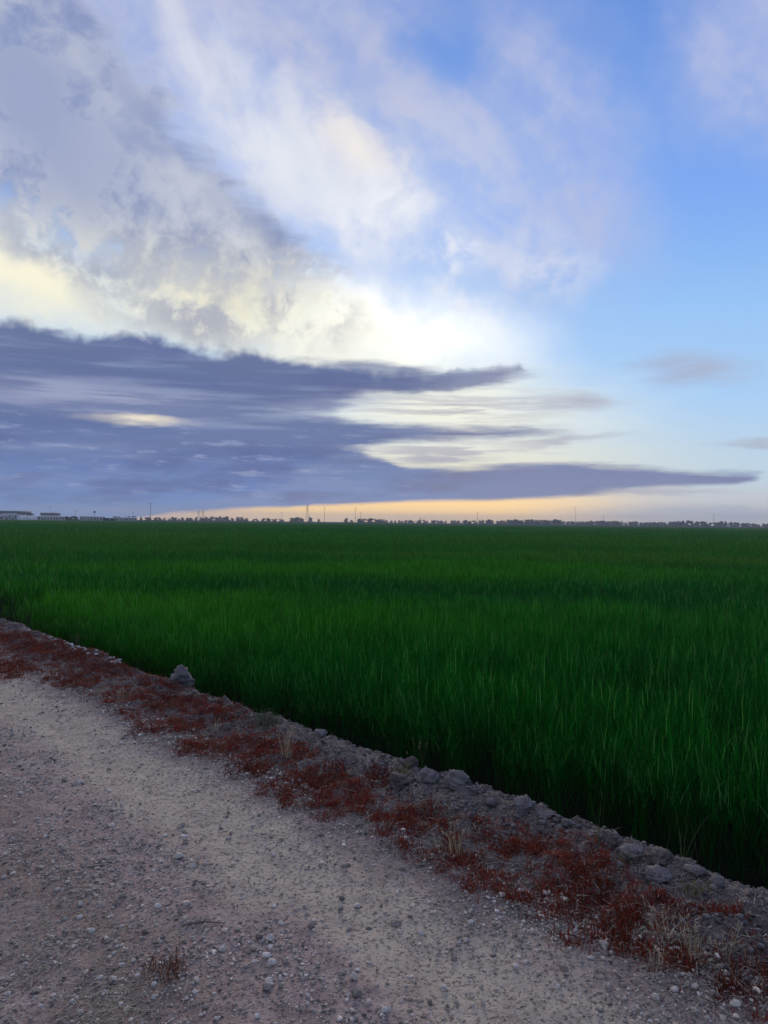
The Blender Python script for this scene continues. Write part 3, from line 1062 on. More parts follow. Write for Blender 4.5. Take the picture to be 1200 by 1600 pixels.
# single stones, big enough to tell apart
def rock_mesh(seed, base=ICO3, rough=0.16, facets=7, crumb=0.05):
    rng = np.random.default_rng(seed)
    bv, bf = base
    V = bv.copy()
    for _ in range(facets):                      # knock flat faces off the ball
        d = rng.normal(size=3)
        d /= np.linalg.norm(d)
        c = rng.uniform(0.55, 0.85)
        h = V @ d
        V = V - np.where(h > c, (h - c) * 0.9, 0)[:, None] * d
    r = 1 + rough * fbm(bv[:, 0] + 7 * bv[:, 2] * .3 + seed, bv[:, 1] + bv[:, 2] * 1.3, 1.6, 3, 0.55, seed)
    r = r + crumb * fbm(bv[:, 0] * 1.1 + bv[:, 2] * .7 + seed, bv[:, 1] - bv[:, 2] * .9, 6.0, 3, 0.6, seed + 9)
    return V * r[:, None], bf


def stone_mat(name, c0, c1, scale=18.0, bump=0.6):
    m, n, b = new_mat(name)
    tc = n.node('ShaderNodeTexCoord').outputs['Object']
    k = n.noise(tc, scale, 5.0, 0.65)
    k2 = n.noise(tc, scale * 5, 3.0, 0.6)
    col = n.mix(n.ss(k, 0.3, 0.7), c0, c1)
    col = n.mix(n.ss(k2, 0.5, 0.7, 0, 0.35), col, tuple(c * 0.5 for c in c0))
    n.put(b.inputs['Base Color'], col)
    bp = n.node('ShaderNodeBump')
    bp.inputs['Strength'].default_value = bump
    bp.inputs['Distance'].default_value = 0.01
    n.put(bp.inputs['Height'], n.m('ADD', k, n.m('MULTIPLY', k2, 0.4)))
    n.put(b.inputs['Normal'], bp.outputs[0])
    b.inputs['Roughness'].default_value = 0.95
    return m


M_CLOD = stone_mat('clod', (.12, .105, .105), (.235, .21, .205), 14.0, 0.9)
M_CLOD_D = stone_mat('dark_clod', (.075, .060, .055), (.14, .115, .105), 14.0, 0.9)
M_PEB = stone_mat('pebble', (.42, .37, .33), (.62, .56, .50), 30.0, 0.3)
M_PEB_B = stone_mat('brown_pebble', (.20, .16, .14), (.33, .28, .25), 30.0, 0.3)


def put_rock(name, px, py, wpx, hpx, seed, mat, label, cat, group, base=ICO3, zg=0.04, size=1.0, sink=0.30, **kw):
    v0, u0 = pix_ground(px, py, zg)
    z = gz(v0, u0)
    v0, u0 = pix_ground(px, py, z)
    d = Vector((v0, u0, z - CAM_Z)).length
    w, h = wpx * d / F_PX * size, hpx * d / F_PX * size
    V, f = rock_mesh(seed, base, **kw)
    V = V * np.array([w * .5, w * .46, h * .5])
    z = gz(v0, u0)
    ob = mesh_obj(name, V, None, f, mat, None, base is ICO4)
    ob.location = (v0, u0, z + h * sink)
    ob.rotation_euler = (0, 0, seed * 1.7)
    tag(ob, label, cat, group)
    return ob


CL = [(285, 1068, 42, 44, 0, 'big grey earth clod alone by the rice at the upper bank'),
      (668, 1222, 42, 44, 0, 'left of the two pale clods side by side on the bank crest'),
      (714, 1228, 52, 46, 0, 'right and larger of the two pale clods side by side on the bank crest'),
      (626, 1232, 52, 40, 1, 'dark rounded clod left of the two pale crest clods, nearer the track'),
      (640, 1200, 36, 28, 1, 'dark clod at the rice edge just behind the yellow-green weed'),
      (818, 1264, 40, 36, 0, 'upright grey clod standing on the crest past the pale pair'),
      (852, 1280, 34, 24, 0, 'low rounded clod just right of the upright grey crest clod'),
      (887, 1289, 24, 18, 0, 'small clod on the crest, third in the row past the pale pair'),
      (888, 1310, 26, 17, 0, 'flat clod below the row of crest clods'),
      (985, 1338, 46, 30, 0, 'long clod at the crest above the drooping dry stems'),
      (1028, 1368, 48, 28, 0, 'wide pale clod on the lower right crest below a dark hollow'),
      (1030, 1346, 60, 34, 1, 'dark broad clod at the rice edge on the lower right crest'),
      (1092, 1375, 30, 18, 0, 'small clod on the right crest beside the yellowish weed'),
      (1123, 1392, 30, 22, 0, 'clod right of the yellowish weed near the right edge'),
      (960, 1378, 28, 20, 1, 'dark lump among the dark red weeds on the right'),
      (768, 1246, 26, 18, 0, 'small clod between the pale pair and the upright grey clod'),
      (500, 1150, 30, 18, 0, 'low clod near the grey-green weed on the crest')]
for i, (px, py, w, h, dk_, lab) in enumerate(CL):
    put_rock('earth_clod', px, py, w, h, 400 + i, M_CLOD_D if dk_ else M_CLOD, lab, 'clod', 'earth clods along the bank crest', ICO4, 0.04, 0.72 if i else 0.85, 0.22, crumb=0.11, rough=0.28)

PB = [(279, 1340, 17, 9, 0, 'pale flat pebble at the inner edge of the wheel rut, farthest of a close pair'),
      (300, 1355, 12, 10, 0, 'pale pebble just nearer the camera than the flat one beside the wheel rut'),
      (125, 1414, 10, 10, 0, 'whitish pebble near the straw on the left side of the track'),
      (143, 1458, 12, 10, 0, 'round whitish pebble right of the bottom left straw'),
      (347, 1486, 12, 8, 0, 'pale oval pebble below the dark twig'),
      (183, 1481, 8, 7, 0, 'bright small pebble left of the withered brown plant'),
      (284, 1290, 13, 7, 1, 'brown flat stone lying in the pale wheel rut at left'),
      (240, 1560, 10, 7, 0, 'pale pebble just below the withered brown plant'),
      (112, 1568, 9, 7, 0, 'small white pebble near the bottom left corner'),
      (422, 1470, 15, 12, 0, 'angular grey-white stone at the middle of the track, left of the rut'),
      (424, 1508, 17, 12, 0, 'larger grey stone below the angular grey-white one'),
      (416, 1546, 18, 11, 1, 'flat brownish stone, lower left of the larger grey stone'),
      (486, 1450, 12, 9, 1, 'brown stone on the ridge left of the wheel rut'),
      (545, 1450, 10, 8, 0, 'pale pebble in the wheel rut, upper of two'),
      (553, 1530, 14, 11, 0, 'grey pebble close to the bottom edge left of the rut'),
      (558, 1556, 18, 13, 1, 'biggest brown stone near the bottom edge of the track'),
      (545, 1556, 9, 8, 0, 'round white pebble touching the biggest brown stone'),
      (575, 1568, 12, 9, 0, 'white pebble right of the biggest brown stone at the bottom'),
      (694, 1546, 15, 10, 0, 'squarish pale stone lying in the rut near the bottom'),
      (755, 1569, 9, 8, 0, 'small white pebble in the dust at the bottom of the rut'),
      (770, 1480, 9, 9, 0, 'pale pebble on the outer side of the rut, right of the cluster'),
      (735, 1444, 14, 9, 0, 'white stone below the outer red weeds with a tan tuft'),
      (716, 1478, 11, 9, 0, 'left stone of a small cluster on the outer side of the rut'),
      (728, 1473, 10, 8, 0, 'right stone of a small cluster on the outer side of the rut'),
      (709, 1500, 12, 9, 1, 'brown stone just below the small cluster beside the rut'),
      (657, 1460, 13, 7, 0, 'flat pale stone on the outer rut edge left of the cluster'),
      (618, 1444, 22, 6, 1, 'long thin flat stone crossing the wheel rut'),
      (558, 1417, 14, 6, 0, 'long pale flat stone at the top of the nearest rut stretch'),
      (445, 1354, 7, 6, 0, 'tiny white pebble in the middle of the wheel rut'),
      (785, 1399, 14, 6, 0, 'flat white stone at the foot of the outer red weeds'),
      (886, 1467, 13, 7, 0, 'white stone at the edge of the gravel below the red weeds'),
      (822, 1505, 12, 8, 0, 'pale pebble on the gravel between rut and weeds, lower right'),
      (871, 1544, 11, 7, 0, 'white pebble on the gravel near the lower right'),
      (1150, 1570, 17, 10, 0, 'large whitish stone in the lower right corner'),
      (1125, 1513, 14, 10, 1, 'brownish stone below the right hand dry tufts'),
      (852, 1395, 13, 7, 0, 'white flat chip among the red weeds at right'),
      (945, 1479, 12, 8, 0, 'pale stone under the edge of the right red weeds'),
      (880, 1515, 16, 10, 1, 'grey-brown stone on the gravel at the lower right'),
      (1105, 1592, 9, 7, 0, 'small pale pebble at the bottom edge on the right')]
for i, (px, py, w, h, br, lab) in enumerate(PB):
    put_rock('pebble', px, py, w, h * 1.1, 500 + i, M_PEB_B if br else M_PEB, lab, 'pebble', 'loose pebbles on the farm track', ICO3, 0.0, 0.85, 0.22, facets=9, rough=0.22, crumb=0.03)

# ------------------------------------------------------------------ red weeds
M_WEED = tint_mat('red_weed', 0.8, 0.15)
rng = np.random.default_rng(21)
n = 95000
v = rng.uniform(2.1, 3.5, n)
u = 0.4 + 13.2 * rng.random(n) ** 1.35
k = rng.random(n) < weed_mask(v, u) ** 1.2
v, u = v[k], u[k]
NB = 7
v = np.repeat(v, NB) + rng.normal(0, .014, len(v) * NB)
u = np.repeat(u, NB) + rng.normal(0, .014, len(u) * NB)
n = len(v)
print('weed sprigs', n)
cl = fbm(v, u, 7.0, 2, 0.5, 150)
L = rng.uniform(.012, .034, n) * (1.0 + 0.5 * np.clip(cl, -0.6, 1.2))
tall = rng.random(n) < 0.05
L = np.where(tall, L * rng.uniform(1.6, 2.6, n), L)
th0 = np.abs(rng.normal(0.75, 0.45, n)) * np.where(tall, 0.4, 1.0)
V, q, t, per = blades(np.stack([v, u, ground_z(v, u) - .003], 1), rng.random(n) * 6.283, th0, rng.normal(0.1, 0.5, n), L,
                      rng.uniform(.0035, .0085, n), 2, rng.uniform(-1.5, 1.5, n))
mixr = rng.random(n)[:, None]
c = np.array([[.17, .018, .011]]) * (1 - mixr) + np.array([[.29, .052, .026]]) * mixr
c = np.where(rng.random(n)[:, None] < 0.20, np.array([[.19, .105, .07]]), c)
c = np.where(rng.random(n)[:, None] < 0.05, np.array([[.07, .075, .03]]), c)
c = c * (0.9 + 0.35 * np.clip(fbm(v, u, 2.0, 2, 0.5, 151), -0.8, 0.8))[:, None]
ob = mesh_obj('red_weeds', V, q, t, M_WEED, None, False, None, {'tint': np.repeat(c, per, 0)})
tag(ob, 'low dark red succulent weeds in patches along the bank', 'weeds', None, 'stuff')

# ------------------------------------------------------------------ straw litter
M_STRAW = tint_mat('straw', 0.85, 0.1)
sv, su = [], []
for px, py, s0, nn in ((60, 1490, .17, 320), (25, 1440, .15, 190), (80, 1425, .11, 150), (165, 1580, .09, 330), (40, 1560, .15, 150), (190, 1570, .08, 150), (15, 1520, .12, 150),
                       (250, 1440, .12, 70), (120, 1350, .2, 60)):
    a, b_ = pix_ground(px, py)
    sv.append(rng.normal(a, s0, nn)); su.append(rng.normal(b_, s0, nn))
nn = 4200
sv.append(rng.normal(2.55, .24, nn)); su.append(0.8 + 10 * rng.random(nn) ** 1.6)
nn = 3000
sv.append(rng.uniform(2.6, 3.4, nn)); su.append(0.8 + 10 * rng.random(nn) ** 1.6)
nn = 900
sv.append(rng.uniform(0.2, 2.4, nn)); su.append(0.8 + 8 * rng.random(nn) ** 1.6)
v, u = np.concatenate(sv), np.concatenate(su)
n = len(v)
L = rng.uniform(.02, .10, n) * rng.uniform(.5, 1, n)
ph = rng.random(n) * 6.283
mid_v, mid_u = v + np.cos(ph) * L * .5, u + np.sin(ph) * L * .5
z0 = np.maximum(ground_z(v, u), ground_z(mid_v, mid_u)) + .004
V, q, t, per = blades(np.stack([v, u, z0], 1), ph, rng.uniform(1.25, 1.6, n), rng.normal(0.05, .12, n), L, rng.uniform(.0018, .0040, n), 3, rng.uniform(-.6, .6, n), 0.3)
tt = rng.uniform(.20, .46, n)[:, None]
c = tt * np.array([[1.05, .92, .72]])
ob = mesh_obj('straw', V, q, t, M_STRAW, None, False, None, {'tint': np.repeat(c, per, 0)})
tag(ob, 'thin dry straw scattered over the track and its verge', 'straw', None, 'stuff')


# ------------------------------------------------------------------ single plants on the bank
def plant(name, px, py, hpx, spread, nst, cstem, chead, label, cat, group=None, droop=0.5, heads=True, seed=0, leaf=None, wst=.0024):
    rng = np.random.default_rng(seed)
    v0, u0 = pix_ground(px, py, 0.03)
    z0 = gz(v0, u0)
    v0, u0 = pix_ground(px, py, z0)
    dd = Vector((v0, u0, z0 - CAM_Z)).length
    H = hpx * dd / F_PX
    root = empty(name, (v0, u0, z0))
    r = np.stack([rng.normal(0, spread * .35, nst), rng.normal(0, spread * .35, nst), np.full(nst, -.006)], 1)
    phi = rng.random(nst) * 6.283
    th = np.abs(rng.normal(0.12, .22, nst))
    cu = np.abs(rng.normal(droop * .6, droop * .5, nst))
    L = H * rng.uniform(.55, 1.15, nst)
    V, q, t, per = blades(r, phi, th, cu, L, np.full(nst, wst) * rng.uniform(.7, 1.3, nst), 5, rng.uniform(-1, 1, nst), 0.25)
    k = rng.uniform(.75, 1.2, nst)[:, None]
    mesh_obj('stems', V, q, t, M_STRAW, root, False, None, {'tint': np.repeat(np.array([cstem]) * k, per, 0)})['kind'] = 'stuff'
    tips = V.reshape(nst, per, 3)[:, -1]
    mids = V.reshape(nst, per, 3)[:, -3]
    if heads:
        for j in np.nonzero(rng.random(nst) < 0.55)[0]:
            m_ = 9
            f = rng.random(m_)[:, None]
            rt = mids[j][None] * (1 - f) + tips[j][None] * f
            V2, q2, t2, per2 = blades(rt, rng.random(m_) * 6.283, rng.uniform(.2, 1.2, m_), rng.normal(0.2, .3, m_), rng.uniform(.007, .016, m_), rng.uniform(.0018, .0032, m_), 2, None)
            mesh_obj('seed_head', V2, q2, t2, M_STRAW, root, False, None, {'tint': np.repeat(np.array([chead]) * rng.uniform(.8, 1.2, m_)[:, None], per2, 0)})
    if leaf:
        cl_, nl, ll, lw = leaf
        ii = rng.integers(0, nst, nl)
        f = rng.random(nl)[:, None] ** .7
        rt = r[ii] * (1 - f) + tips[ii] * f + rng.normal(0, spread * .06, (nl, 3))
        V3, q3, t3, per3 = blades(rt, rng.random(nl) * 6.283, rng.uniform(.3, 1.5, nl), rng.normal(.2, .4, nl), rng.uniform(.6, 1.2, nl) * ll, rng.uniform(.7, 1.2, nl) * lw, 3, None)
        mesh_obj('leaves', V3, q3, t3, M_WEED, root, False, None, {'tint': np.repeat(np.array([cl_]) * rng.uniform(.65, 1.3, nl)[:, None], per3, 0)})['kind'] = 'stuff'
    tag(root, label, cat, group)
    return root


TAN, PALE = (.40, .31, .19), (.50, .40, .26)
DRY = 'dry grass tufts on the bank'
plant('dry_grass_tuft', 447, 1182, 44, .07, 26, TAN, PALE, 'upright tan dry grass tuft beside the grey-green weed', 'dry grass', DRY, .25, True, 1)
plant('dry_grass_tuft', 340, 1145, 22, .07, 14, TAN, PALE, 'small pale dry tuft in the red patch left of the grey-green weed', 'dry grass', DRY, .6, True, 2)
plant('dry_grass_tuft', 712, 1340, 56, .08, 26, TAN, PALE, 'tall tan dry tuft rising from the red weeds at the picture centre', 'dry grass', DRY, .45, True, 3)
plant('dry_grass_tuft', 690, 1335, 28, .08, 12, TAN, PALE, 'short dry stems leaning left of the tall centre tuft', 'dry grass', DRY, .9, True, 4)
plant('dry_grass_tuft', 1030, 1470, 58, .08, 16, PALE, PALE, 'arching dry grass with feathery heads, left of the two right hand tufts', 'dry grass', DRY, .8, True, 5)
plant('dry_grass_tuft', 1082, 1502, 52, .07, 22, TAN, PALE, 'bushy tan dry tuft near the right edge', 'dry grass', DRY, .5, True, 6)
plant('dry_grass_tuft', 1022, 1508, 30, .05, 12, PALE, PALE, 'short dry tuft at the gravel edge below the arching grass', 'dry grass', DRY, .5, True, 7)
plant('dry_grass_tuft', 1140, 1490, 36, .08, 14, TAN, PALE, 'rightmost dry grass tuft, dim and sparse', 'dry grass', DRY, .7, True, 8)
plant('dry_grass_tuft', 188, 1095, 24, .10, 22, TAN, PALE, 'pale dry tuft where the track meets the far red patch', 'dry grass', DRY, .8, True, 9)
plant('low_weed', 415, 1135, 22, .22, 60, (.07, .08, .05), PALE, 'low grey-green bushy weed on the upper bank', 'weed', None, .6, False, 11, ((.065, .085, .045), 700, .022, .007))
plant('low_weed', 628, 1212, 20, .07, 26, (.10, .10, .04), PALE, 'small yellow-green weed among the crest clods', 'weed', None, .6, False, 12, ((.17, .17, .045), 140, .016, .006))
plant('low_weed', 1083, 1398, 20, .10, 40, (.10, .09, .05), PALE, 'yellowish straggling weed on the right crest', 'weed', None, .8, False, 13, ((.17, .15, .06), 200, .014, .005))
plant('low_weed', 985, 1350, 20, .09, 30, (.12, .11, .08), PALE, 'greyish dry weed on the crest above the right tufts', 'weed', None, .8, False, 14, ((.15, .13, .08), 120, .014, .005))
plant('withered_plant', 265, 1522, 26, .10, 46, (.13, .055, .03), TAN, 'withered red-brown plant lying in the gravel at the lower left', 'dead plant', None, 1.3, False, 15, ((.12, .045, .025), 260, .016, .005))
plant('bank_weed', 120, 1005, 18, .10, 20, (.10, .09, .06), PALE, 'dark dry weed at the far upper end of the bank', 'weed', None, .7, False, 16, ((.09, .06, .04), 120, .02, .006))
plant('reed_shoot', 655, 1196, 44, .04, 7, (.07, .075, .035), PALE, 'thin pale shoots standing at the rice edge behind the crest clods', 'grass', None, .4, True, 17)
plant('reed_shoot', 1075, 1352, 92, .10, 9, (.075, .10, .035), PALE, 'tall arching grass stems in the dark ditch at the lower right', 'grass', None, .8, False, 18)
plant('reed_shoot', 935, 1322, 90, .06, 7, (.06, .10, .03), PALE, 'upright grass stems in the dark ditch right of centre', 'grass', None, .5, False, 19)

# twig on the track
a = pix_ground(284, 1449); b_ = pix_ground(318, 1440); c = pix_ground(352, 1441)
mb = MB()
P3 = [Vector((p[0], p[1], gz(*p) + .007)) for p in (a, b_, c)]
mb.tube(P3[0], P3[1], .003, .0035, 7).tube(P3[1], P3[2], .0035, .0015, 7)
e = P3[1] + Vector((.03, .02, .006))
mb.tube(P3[1], e, .002, .001, 5)
ob = mb.build('twig', simple_mat('twig', (.13, .10, .09), 0.9, .3, 60))
tag(ob, 'dark brown broken twig lying on the gravel left of the rut', 'twig')
# ------------------------------------------------------------------ far side of the plain
LAND = -0.52


def horizon_y(px):
    return 815.5 + (px - 600) * 0.0117


def rise(px, py, dist):
    """height above the land of something whose top shows at (px, py), standing dist metres away"""
    return (horizon_y(px) - py) / F_PX * dist + CAM_Z - LAND


def facing(px):
    d = pix_dir(px, horizon_y(px))
    return math.atan2(d.y, d.x) - math.pi / 2       # local +Y points away from the camera


def leaf_mat(name, col, var):
    m, n, b = new_mat(name)
    tc = n.node('ShaderNodeTexCoord').outputs['Object']
    rnd = n.node('ShaderNodeObjectInfo').outputs['Random']
    k = n.noise(tc, 0.9, 3.0, 0.6)
    c = n.mix(n.ss(k, 0.3, 0.7), col, tuple(a * 1.7 for a in col))
    c = n.mix(n.m('MULTIPLY', rnd, 0.6), c, var)
    n.put(b.inputs['Base Color'], c)
    return m


M_LEAF = leaf_mat('far_leaves', (.030, .050, .022), (.050, .060, .030))
M_LEAF2 = leaf_mat('far_leaves_dark', (.022, .036, .024), (.035, .045, .028))
M_BARK = simple_mat('bark', (.09, .075, .06), 0.95, .3, 3.0)


def make_tree(name, h, w, seed, mat, trunk_frac=0.2, lobes=9, leaves=620, leaf=0.6):
    """tapered trunk with limbs, crown of leaf clumps spread through several uneven lobes"""
    rng = np.random.default_rng(seed)
    root = empty(name, (0, 0, 0))
    mb = MB()
    tr = 0.03 * h
    z1 = h * (trunk_frac + .15)
    mid = (rng.normal(0, .02 * h), rng.normal(0, .02 * h), z1 * .55)
    top = (rng.normal(0, .03 * h), rng.normal(0, .03 * h), z1)
    mb.tube((0, 0, -.1), mid, tr, tr * .8, 7).tube(mid, top, tr * .8, tr * .5, 7)
    cs = []
    for i in range(lobes):
        a = 6.283 * i / lobes + rng.uniform(-.5, .5)
        r = w * .5 * rng.uniform(.25, .68)
        zc = h * (rng.uniform(.10, .3) if i % 2 else rng.uniform(.35, .80))
        cs.append((r * math.cos(a), r * math.sin(a), zc, w * rng.uniform(.20, .32), h * rng.uniform(.12, .2)))
    cs.append((rng.normal(0, .08 * w), rng.normal(0, .08 * w), h * .84, w * .2, h * .16))
    for cx, cy, cz, _, _ in cs:
        mb.tube(top if cz > z1 else mid, (cx * .9, cy * .9, cz), tr * .38, tr * .12, 5)
    mb.build('trunk', M_BARK, root)
    pick = rng.integers(0, len(cs), leaves)
    cc = np.array(cs)[pick]
    d = rng.normal(size=(leaves, 3))
    d /= np.linalg.norm(d, axis=1)[:, None]
    rad = rng.random(leaves)[:, None] ** .45
    P_ = cc[:, :3] + d * rad * np.stack([cc[:, 3], cc[:, 3], cc[:, 4]], 1)
    P_[:, 2] = np.minimum(P_[:, 2], h * rng.uniform(.94, 1.0, leaves))
    a = rng.normal(size=(leaves, 3)); a /= np.linalg.norm(a, axis=1)[:, None]
    b_ = np.cross(a, rng.normal(size=(leaves, 3))); b_ /= np.linalg.norm(b_, axis=1)[:, None]
    s = (leaf * rng.uniform(.5, 1.2, leaves))[:, None]
    Vq = np.stack([P_ - a * s, P_ - b_ * s * .6, P_ + a * s, P_ + b_ * s * .6], 1).reshape(-1, 3)
    Q = np.arange(leaves * 4).reshape(-1, 4)
    mesh_obj('crown', Vq, Q, None, mat, root)
    return root


PROTO = [make_tree('field_tree', 8.0, 7.5, 700, M_LEAF), make_tree('field_tree', 8.0, 6.0, 701, M_LEAF2, .18, 9),
         make_tree('field_tree', 8.0, 9.0, 702, M_LEAF, .12, 11, 760), make_tree('field_tree', 8.0, 4.6, 703, M_LEAF2, .15, 8, 520),
         make_tree('field_tree', 8.0, 6.8, 704, M_LEAF2, .1, 9, 640), make_tree('slender_tree', 8.0, 2.4, 705, M_LEAF2, .1, 6, 300, .4)]
used_proto = [False] * len(PROTO)


def plant_tree(px, py, dist, kind, wscale, label, group, rng):
    h = rise(px, py, dist)
    if used_proto[kind]:
        t = copy_tree(PROTO[kind])
    else:
        t = PROTO[kind]
        used_proto[kind] = True
    x, y = pix_at(px, dist)
    t.location = (x, y, LAND)
    s = h / 8.0
    t.scale = (s * wscale, s * wscale, s)
    t.rotation_euler = (0, 0, rng.uniform(0, 6.28))
    tag(t, label, 'tree', group)
    return t


rng = np.random.default_rng(77)
# belts of trees: (from px, to px, [(px, top y)...], distance, step px, label, group)
BELTS = [
    (97, 126, [(97, 806.5), (110, 805.5), (126, 806.5)], 640, 6.5, 'in the clump right of the rosy farmhouse', 'trees among the farm buildings'),
    (178, 234, [(178, 806.5), (195, 805.2), (215, 806.5), (234, 807.5)], 760, 6.5, 'in the belt left of the tallest pole', 'trees left of the tall lone pole'),
    (240, 302, [(240, 808), (262, 807.5), (276, 806.8), (302, 808.5)], 900, 8.0, 'in the low row right of the tallest pole', 'trees right of the tall lone pole'),
    (304, 386, [(304, 807.5), (320, 806.8), (345, 806), (362, 806.8), (375, 806.2), (386, 808)], 880, 5.5, 'in the dense grove right of the twin masts', 'dense grove right of the twin masts'),
    (393, 452, [(393, 809.5), (400, 808.8), (422, 809), (440, 810), (452, 809)], 950, 7.5, 'in the sparse row left of the lattice pylon', 'sparse trees before the lattice tower'),
    (454, 476, [(454, 808.5), (462, 806), (470, 807), (476, 809)], 900, 6.0, 'in the clump left of the lattice pylon', 'clump left of the lattice tower'),
    (538, 552, [(538, 809), (543, 808), (552, 810)], 900, 6.0, 'in the clump left of the two slim poles', 'clump by the two slim poles'),
    (558, 606, [(558, 810), (572, 809), (580, 808.3), (592, 809.5), (606, 810)], 930, 6.0, 'in the row right of the two slim poles', 'row right of the two slim poles'),
    (609, 700, [(609, 812), (640, 812), (668, 811.5), (678, 811), (690, 812.8), (700, 812.5)], 1050, 6.0, 'in the thin row at the middle', 'thin hazy row at the middle'),
    (704, 774, [(704, 812.6), (716, 811.5), (730, 812), (750, 811.8), (764, 811), (774, 813)], 1050, 5.5, 'in the broken row behind the sluice posts', 'broken row around the field posts'),
    (776, 876, [(776, 812), (800, 810.8), (815, 811.4), (835, 810.6), (852, 811), (868, 810.8), (876, 813)], 1000, 4.6, 'in the dense wood right of centre', 'dense wood right of the middle pole'),
    (878, 1012, [(878, 813.5), (900, 813.6), (925, 813), (955, 813.2), (985, 814), (1012, 815)], 1080, 4.8, 'in the long even belt at right', 'long even belt at the right'),
    (1014, 1112, [(1014, 815), (1050, 814.5), (1070, 812.8), (1085, 813.4), (1100, 814.2), (1112, 815)], 1060, 4.8, 'in the bumpy belt before the rightmost pole', 'bumpy belt before the right hand pole'),
    (1116, 1230, [(1116, 815.5), (1132, 813.6), (1150, 815.5), (1180, 817.5), (1230, 818)], 1100, 5.0, 'in the last low belt at the right edge', 'last low belt at the right edge'),
]
ORD = ['first', 'second', 'third', 'fourth', 'fifth', 'sixth', 'seventh', 'eighth', 'ninth', 'tenth', 'eleventh', 'twelfth', 'thirteenth',
       'fourteenth', 'fifteenth', 'sixteenth', 'seventeenth', 'eighteenth', 'nineteenth', 'twentieth']


def ordinal(i):
    if i < 20:
        return ORD[i]
    return ('thirtieth' if i == 29 else ('twenty-' if i < 29 else 'thirty-') + ORD[i % 10])


LOOK = ['rounded', 'dark', 'broad', 'narrow', 'bushy']
for p0, p1, prof, dist, step, where, grp in BELTS:
    px = p0 + step * .4
    xs, ys = zip(*prof)
    i_ = 0
    while px < p1:
        top = float(np.interp(px, xs, ys)) + abs(rng.normal(0, 1.1)) + 0.15
        kd = int(rng.choice([0, 1, 2, 3, 4], p=[.25, .2, .2, .15, .2]))
        plant_tree(px, top, dist + rng.uniform(-35, 35), kd, rng.uniform(1.0, 1.75), LOOK[kd] + ' tree, ' + ordinal(i_) + ' from the left ' + where, grp, rng)
        px += step * rng.choice([.45, .7, 1.0, 1.5])
        i_ += 1
for px, top, dist, kd, lab in ((485, 807.6, 890, 0, 'lone dark tree at the foot of the lattice tower'),
                               (498, 810, 900, 3, 'small lone tree right of the lattice tower'),
                               (657, 808.0, 1020, 5, 'slender pointed tree sticking out of the thin middle row'),
                               (46, 802.0, 620, 2, 'dark bushy tree at the right end of the big dark barn')):
    plant_tree(px, top, dist, kd, 1.0, lab, None, rng)

# ------------------------------------------------------------------ poles and towers
M_POLE = simple_mat('pole', (.20, .19, .18), 0.9, .2, 1.0)
M_STEEL = simple_mat('galvanised_steel', (.22, .22, .23), 0.6, .15, 1.0)
M_INS = simple_mat('insulator', (.12, .10, .09), 0.4, .1, 4.0)


def power_pole(px, py, dist, label, r=0.24, arms=1, group='power poles on the horizon'):
    h = rise(px, py, dist)
    x, y = pix_at(px, dist)
    root = empty('power_pole', (x, y, LAND), facing(px))
    MB().tube((0, 0, -.3), (0, 0, h), r, r * .62, 8).build('shaft', M_POLE, root)
    for k_ in range(arms):
        z = h - .5 - 1.3 * k_
        arm = MB().box(-1.5, 1.5, -.09 - r, .09 - r, z - .09, z + .09).build('crossarm', M_POLE, root)
        for xx in (-1.35, 0.45, 1.35):
            MB().tube((xx, -r, z + .09), (xx, -r, z + .42), .09, .06, 6).build('insulator', M_INS, arm)
    tag(root, label, 'power pole', group)
    return root


def lattice_tower(px, py, dist, label, w=3.2, arms=3, group=None):
    h = rise(px, py, dist)
    x, y = pix_at(px, dist)
    root = empty('lattice_tower', (x, y, LAND), facing(px) + .3)
    t = w * .22
    lv = 6
    cor = lambda z: [(sx * (w * .5 * (1 - z / h) + t * .5 * z / h), sy * (w * .5 * (1 - z / h) + t * .5 * z / h), z) for sx, sy in ((-1, -1), (1, -1), (1, 1), (-1, 1))]
    for i in range(4):
        MB().tube(cor(-.2)[i], cor(h)[i], .07, .05, 5).build('leg', M_STEEL, root)
    zs = [h * f for f in (0, .25, .45, .62, .77, .9, 1.0)]
    for za, zb in zip(zs, zs[1:]):
        ca, cb = cor(za), cor(zb)
        mb = MB()
        for i in range(4):
            j = (i + 1) % 4
            mb.tube(ca[i], cb[j], .035, .035, 4).tube(ca[j], cb[i], .035, .035, 4).tube(cb[i], cb[j], .05, .05, 4)
        mb.build('bracing', M_STEEL, root)
    for k_ in range(arms):
        z = h * (.95 - .12 * k_)
        L_ = 2.6
        MB().tube((-L_, 0, z), (L_, 0, z), .10, .10, 5).tube((-L_, 0, z), (0, 0, z + .8), .05, .05, 4).tube((L_, 0, z), (0, 0, z + .8), .05, .05, 4).build('crossarm', M_STEEL, root)
    tag(root, label, 'pylon', group)
    return root


